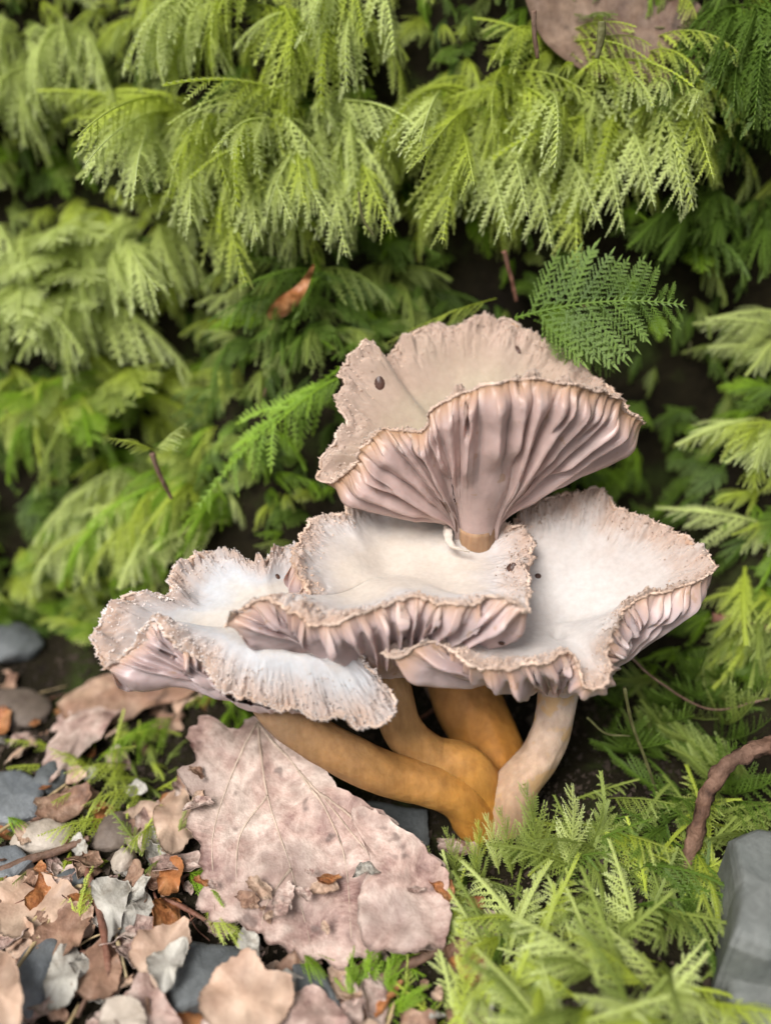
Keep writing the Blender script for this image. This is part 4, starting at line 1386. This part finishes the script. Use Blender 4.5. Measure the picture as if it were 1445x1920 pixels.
STONES = [
    ([(348, 1757), (440, 1762), (470, 1790), (400, 1865), (318, 1895), (308, 1840)], 0.38, 0.35, 'slate', 'dark slate chip under the torn tan leaf'),
    ([(600, 1505), (700, 1500), (800, 1515), (805, 1580), (720, 1600), (640, 1560)], 0.25, 0.3, 'slate', 'dark slate chip in the shade under the stems'),
    ([(545, 1800), (600, 1800), (640, 1880), (610, 1930), (560, 1880)], 0.3, 0.3, 'slate', 'narrow dark slate chip beside the large leaf tip'),
    ([(1370, 1560), (1420, 1540), (1520, 1545), (1530, 1790), (1440, 1775), (1372, 1755), (1385, 1650)], 1.55, 0.7, 'slate_pale', 'grey flat-topped slate block beside the moss cushion'),
    ([(1360, 1790), (1440, 1785), (1530, 1800), (1530, 1940), (1440, 1930), (1370, 1860)], 0.8, 0.5, 'slate_pale', 'lower grey slate slab beneath the slate block'),
    ([(-30, 1440), (40, 1435), (85, 1470), (70, 1520), (20, 1540), (-40, 1530)], 0.35, 0.4, 'slate_blue', 'blue-grey slate chip at the edge of the litter'),
    ([(-30, 1585), (30, 1580), (60, 1610), (20, 1640), (-40, 1640)], 0.25, 0.3, 'slate_blue', 'small blue-grey chip under the brown twig'),
    ([(95, 1640), (140, 1625), (165, 1650), (120, 1680)], 0.2, 0.2, 'slate', 'small dark chip beside the brown twig'),
    ([(180, 1775), (230, 1770), (245, 1800), (190, 1810)], 0.15, 0.2, 'slate', 'little dark chip beneath the red twig'),
]
for k, (ol, z, tk, mt, lb) in enumerate(STONES):
    gz = float(np.mean([march(*q)[2] for q in ol]))
    sheet('slate_stone', ol, zflat(gz + z), mt, lb, 'stone', None, thick=tk + z, curl=0.05, seed=200 + k, jag=0.012, flat=True, n=70)


def pebble(px, py, rx, ry, rz, mt, lb, seed):
    import bmesh
    bm = bmesh.new()
    bmesh.ops.create_icosphere(bm, subdivisions=4, radius=1)
    c = march(px, py) + np.array([0, 0, rz * 0.4])
    v = np.array([x.co[:] for x in bm.verts])
    f = [tuple(q.index for q in x.verts) for x in bm.faces]
    bm.free()
    v = v * (1 + 0.16 * fbm(v[:, 0] * 1.3, v[:, 1] * 1.3, v[:, 2] * 1.3, seed))[:, None]
    v = v * np.array([rx, ry, rz])
    o = link('pebble', make_mesh('pebble', v, f), M[mt], None, c)
    tag(o, lb, 'stone')


pebble(65, 1850, 0.40, 0.70, 0.22, 'slate_blue', 'rounded blue-grey pebble beside the orange-tan leaf', 1)
pebble(215, 1565, 0.40, 0.42, 0.22, 'stone_brown', 'brown rounded pebble ringed with green moss', 2)
pebble(80, 1570, 0.55, 0.40, 0.22, 'stone_cream', 'cream pebble partly covered by moss beside the brown twig', 3)
pebble(233, 1622, 0.22, 0.22, 0.25, 'stone_cream', 'tiny pale pebble near the dark red leaf scrap', 4)
pebble(20, 1215, 0.8, 0.6, 0.35, 'slate', 'blurred dark grey pebble at the foot of the bank', 5)
pebble(20, 1340, 0.8, 0.6, 0.3, 'stone_brown', 'blurred brown pebble near the long curled leaf', 6)
pebble(100, 1470, 0.35, 0.35, 0.3, 'slate', 'dark pebble next to the long curled leaf', 7)

TWIGS = [
    ([(165, 1640), (190, 1720), (205, 1800), (212, 1870), (215, 1930)], 0.45, 0.07, 'twig_red', 'thin reddish twig running across the litter'),
    ([(-10, 1655), (60, 1625), (110, 1610), (172, 1585)], 0.4, 0.09, 'twig_brown', 'dark brown twig beside the cream pebble'),
    ([(312, 1700), (350, 1715), (400, 1745)], 0.35, 0.05, 'twig_red', 'short reddish twig below the dark red leaf scrap'),
    ([(715, 1850), (770, 1820), (835, 1790)], 0.4, 0.09, 'twig_brown', 'grey-brown stick at the tip of the large leaf'),
    ([(1320, 1215), (1370, 1222), (1460, 1245)], 1.6, 0.12, 'twig_red', 'red-brown stick poking out of the bank beside the broad cap'),
    ([(205, 1720), (228, 1790), (243, 1850)], 0.5, 0.035, 'straw', 'pale straw crossing the reddish twig'),
    ([(-10, 1590), (50, 1550), (130, 1490)], 0.6, 0.04, 'straw', 'pale straw leaning over the cream pebble'),
    ([(30, 1780), (90, 1720), (140, 1680), (160, 1675)], 0.4, 0.05, 'straw', 'bent straw over the straw-coloured leaf'),
    ([(40, 1830), (100, 1740), (130, 1700)], 0.45, 0.04, 'straw', 'slanting straw near the rounded blue-grey pebble'),
    ([(150, 1920), (180, 1860), (195, 1830)], 0.4, 0.04, 'twig_brown', 'short dark twig beside the brown leaf piece'),
    ([(230, 1560), (320, 1600), (350, 1680)], 0.3, 0.03, 'twig_red', 'fine curved twig beside the large leaf'),
    ([(310, 1330), (360, 1300), (380, 1270)], 0.4, 0.05, 'twig_brown', 'brown twig under the low cap'),
    ([(780, 1260), (800, 1320), (840, 1400)], 0.9, 0.05, 'twig_brown', 'brown twig seen between the stems'),
    ([(760, 1400), (830, 1350), (860, 1330)], 1.0, 0.04, 'twig_red', 'reddish twig crossing behind the stems'),
]
for k, (path, z, r0, mt, lb) in enumerate(TWIGS):
    w = np.array([march(px, py) + np.array([0, 0, z * 0.5]) for px, py in path])
    cv = catmull(w, 40)
    v, f, _ = tube(cv, np.linspace(r0, r0 * 0.7, 40), 8, 0.18, k, 9.0)
    o = link('twig', make_mesh('twig', v - cv[0], f), M[mt], None, cv[0])
    tag(o, lb, 'twig')
# uncounted-looking but separate scraps: small leaf pieces, bits of twig and grit between the larger things
rl = random.Random(31)
scrap_meshes = []
for k in range(10):
    n_, rg = 26, 5
    th_ = np.arange(n_) / n_ * 2 * np.pi
    rr = 1 + 0.35 * vnoise(np.cos(th_) * 1.6, np.sin(th_) * 1.6, k * 2.2, 70) + 0.18 * vnoise(np.cos(th_) * 5, np.sin(th_) * 5, k, 71)
    s_ = np.linspace(0, 1, rg)
    G = np.stack([np.cos(th_)[:, None] * rr[:, None] * s_, 0.6 * np.sin(th_)[:, None] * rr[:, None] * s_, np.zeros((n_, rg))], -1)
    G[..., 2] = 0.25 * fbm(G[..., 0] * 1.3, G[..., 1] * 1.3, k, 72) + rl.uniform(-0.2, 0.3) * G[..., 0] ** 2
    G2 = G - np.array([0, 0, 0.04])
    fg = grid_faces(n_, rg, True)
    i_ = np.arange(n_)
    sidef = np.stack([i_ * rg + rg - 1, n_ * rg + i_ * rg + rg - 1, n_ * rg + ((i_ + 1) % n_) * rg + rg - 1, ((i_ + 1) % n_) * rg + rg - 1], 1)
    scrap_meshes.append((np.concatenate([G.reshape(-1, 3), G2.reshape(-1, 3)]), np.concatenate([fg, fg[:, ::-1] + n_ * rg, sidef])))
SC = {}
for mt in ('leaf_tan', 'leaf_pink', 'leaf_brown', 'leaf_grey', 'leaf_rust'):
    for k, (v, f) in enumerate(scrap_meshes):
        me = make_mesh('leaf_scrap', v, f)
        me.materials.append(M[mt])
        SC[mt, k] = me
WORD = {'leaf_tan': 'tan', 'leaf_pink': 'pinkish', 'leaf_brown': 'dark brown', 'leaf_grey': 'greyish', 'leaf_rust': 'rust-coloured'}
made = 0
while made < 230:
    px, py = rl.uniform(-60, 900), rl.uniform(1260, 1990)
    if (px > 420 and py < 1500) or (px > 560 and py < 1600):
        continue
    if inside(big_outline, px, py) and not (py > 1690 or px < 400):
        continue
    q = march(px, py)
    if q[1] > float(foot(q[0])) - 0.3:
        continue
    mt = rl.choice(('leaf_tan', 'leaf_pink', 'leaf_brown', 'leaf_brown', 'leaf_grey', 'leaf_pink', 'leaf_rust'))
    o = bpy.data.objects.new('leaf_scrap', SC[mt, rl.randrange(10)])
    COL.objects.link(o)
    sc_ = rl.uniform(0.12, 0.5)
    if inside(big_outline, px, py):
        q = q + np.array([0, 0, bigz(px, py) - q[2] + 0.1])
        sc_ *= 0.6
    o.matrix_world = Matrix.Translation(Vector((q + [0, 0, 0.03 + 0.25 * rl.random()]) * U)) @ Euler((rl.uniform(-.5, .5), rl.uniform(-.5, .5), rl.uniform(0, 6.3))).to_matrix().to_4x4() @ Matrix.Scale(sc_, 4)
    tag(o, 'small ' + WORD[mt] + ' leaf scrap in the litter at the foot of the bank', 'leaf', 'small leaf scraps in the litter')
    made += 1
for k in range(80):
    px, py = rl.uniform(-40, 820), rl.uniform(1290, 1960)
    if inside(big_outline, px, py) or (px > 420 and py < 1500) or (px > 560 and py < 1600):
        continue
    q = march(px, py) + np.array([0, 0, 0.12])
    a_ = rl.uniform(0, 3.14)
    ln_ = rl.uniform(0.4, 1.3)
    dv = np.array([math.cos(a_) * ln_, math.sin(a_) * ln_, rl.uniform(-0.1, 0.25)])
    cv = catmull(np.array([q - dv / 2, q + [rl.uniform(-.1, .1), rl.uniform(-.1, .1), 0.05], q + dv / 2]), 12)
    v, f, _ = tube(cv, np.linspace(1, 0.6, 12) * rl.uniform(0.012, 0.04), 6, 0.2, k, 8)
    mt = rl.choice(('twig_brown', 'twig_red', 'straw'))
    o = link('twig', make_mesh('twig', v - q, f), M[mt], None, q)
    tag(o, {'twig_brown': 'dark', 'twig_red': 'reddish', 'straw': 'straw-coloured'}[mt] + ' twig splinter scattered in the leaf litter', 'twig', 'splinters in the litter')
# soil crumbs and grit: one mass
ng_ = 9000
cx_, cy_ = rl.random(), rl.random()
X_ = nrng.uniform(-9, 6, ng_)
Y_ = nrng.uniform(4.5, 15, ng_)
keep = Y_ < foot(X_)
X_, Y_ = X_[keep], Y_[keep]
ng_ = len(X_)
tet = np.array([[1, 1, 1], [1, -1, -1], [-1, 1, -1], [-1, -1, 1]], float)
tf = np.array([[0, 1, 2], [0, 3, 1], [0, 2, 3], [1, 3, 2]])
sz = nrng.gamma(2.0, 0.009, ng_) + 0.008
cv_ = np.stack([X_, Y_, height(X_, Y_) + sz * 0.4], 1)[:, None] + (tet[None] + nrng.normal(0, 0.35, (ng_, 4, 3))) * sz[:, None, None]
cf_ = (tf[None] + (np.arange(ng_) * 4)[:, None, None]).reshape(-1, 3)
cr = link('soil_crumbs', make_mesh('soil_crumbs', cv_.reshape(-1, 3), cf_, smooth_shade=False), M['crumb'])
tag(cr, 'dark crumbs of soil and grit between the dead leaves', 'soil', None, 'stuff')

arch = np.array([at_y(1262, 1720, 8.3), at_y(1285, 1630, 8.8), at_y(1312, 1530, 9.2), at_y(1335, 1470, 9.5), at_y(1375, 1425, 9.8), at_y(1470, 1385, 10.2)])
cv = catmull(arch, 60)
v, f, _ = tube(cv, np.linspace(0.10, 0.13, 60), 14, 0.4, 5, 9.0)
tag(link('twig', make_mesh('twig', v - cv[0], f), M['bark'], None, cv[0]), 'arched red-brown twig rising out of the moss cushion by the slate', 'twig')

ROOTS = [([(945, 470), (955, 510), (968, 565)], 16.2, 0.05, 'twig_red', 'reddish rootlet hanging in the dark hollow behind the trumpet'),
         ([(1000, 20), (1002, 70), (1008, 110)], 17.0, 0.05, 'twig_brown', 'brown stalk standing in front of the dead leaf on the bank'),
         ([(1128, 40), (1125, 75), (1118, 110)], 16.6, 0.07, 'stalk', 'yellowish stalk standing in front of the dead leaf on the bank'),
         ([(1180, 1230), (1230, 1275), (1330, 1330), (1440, 1310)], 11.6, 0.025, 'twig_brown', 'thin dark rootlet strung under the broad cap'),
         ([(1170, 1290), (1185, 1360), (1215, 1440), (1240, 1520)], 10.4, 0.035, 'stalk', 'bare greenish stalk in the gloom beside the pale stem'),
         ([(1100, 1345), (1135, 1375), (1180, 1380)], 10.8, 0.025, 'stalk', 'short bare stalk beside the pale stem'),
         ([(700, 440), (680, 410), (672, 360)], 15.6, 0.03, 'stalk', 'thin curved straw hanging from the tuft over the dark hollow'),
         ([(285, 850), (300, 890), (322, 935)], 14.1, 0.055, 'twig_brown', 'brown bare stalk rising from the hanging skirt')]
for k, (path, yy, r0, mt, lb) in enumerate(ROOTS):
    cv = catmull(np.array([at_y(px, py, yy) for px, py in path]), 30)
    v, f, _ = tube(cv, np.linspace(r0, r0 * 0.7, 30), 8, 0.25, k + 50, 9.0)
    tag(link('twig', make_mesh('twig', v - cv[0], f), M[mt], None, cv[0]), lb, 'twig')

# dead brown needles and bits caught on the moss
for k in range(26):
    px, py = rl.uniform(20, 1430), rl.uniform(40, 760)
    q = march(px, py)
    nrm = surf_normal(q[0], q[1])
    q = q + nrm * rl.uniform(0.35, 0.8)
    if blocks_caps(q, 17):
        continue
    dv = np.array([rl.uniform(-1, 1), rl.uniform(-0.4, 0.4), rl.uniform(-1, 0.4)]) * rl.uniform(0.25, 0.55)
    cv = catmull(np.array([q - dv / 2, q + nrm * 0.04, q + dv / 2]), 10)
    v, f, _ = tube(cv, np.linspace(1, 0.4, 10) * rl.uniform(0.018, 0.03), 6, 0.2, k, 8)
    tag(link('twig', make_mesh('twig', v - q, f), M[rl.choice(('bark', 'stalk'))], None, q), 'dead brown moss stalk caught among the green fronds', 'twig', 'dead stalks in the moss')

# specks lying on the caps
deps = bpy.context.evaluated_depsgraph_get()


def seed_on(px, py, rx, ry, lb, ang=0.0):
    r = Vector(ray(px, py)).normalized()
    hit, loc, nrm, idx, ob, _ = scene.ray_cast(deps, Vector(CAM * U), r)
    if not hit:
        return
    v, f = [], []
    nu, nv = 10, 14
    for i in range(nu + 1):
        for j in range(nv):
            a, b = math.pi * i / nu, 2 * math.pi * j / nv
            v.append((rx * math.sin(a) * math.cos(b) * (1 + 0.1 * math.cos(2 * b)), ry * math.cos(a), 0.6 * rx * math.sin(a) * math.sin(b)))
    for i in range(nu):
        for j in range(nv):
            k = (j + 1) % nv
            f.append((i * nv + j, i * nv + k, (i + 1) * nv + k, (i + 1) * nv + j))
    o = link('seed', make_mesh('seed', np.array(v), f), M['seed'])
    q = nrm.to_track_quat('Z', 'Y')
    o.matrix_world = Matrix.Translation(loc + nrm * rx * 0.3 * U) @ q.to_matrix().to_4x4() @ Matrix.Rotation(ang, 4, 'Z')
    tag(o, lb, 'seed')


seed_on(711, 720, 0.11, 0.17, 'brown seed husk stuck inside the wall of the trumpet mushroom')
seed_on(957, 1069, 0.09, 0.14, 'dark brown seed near the edge of the pierced cap', 0.3)
seed_on(1008, 1080, 0.07, 0.06, 'small dark seed on the broad white cap next to the pierced cap')
seed_on(940, 1205, 0.05, 0.04, 'tiny grey-black speck on the broad white cap behind its front lip')
seed_on(521, 1081, 0.05, 0.07, 'dark speck on the low lopsided cap')
seed_on(972, 655, 0.05, 0.10, 'dark seed lodged in the felted back rim of the trumpet mushroom')
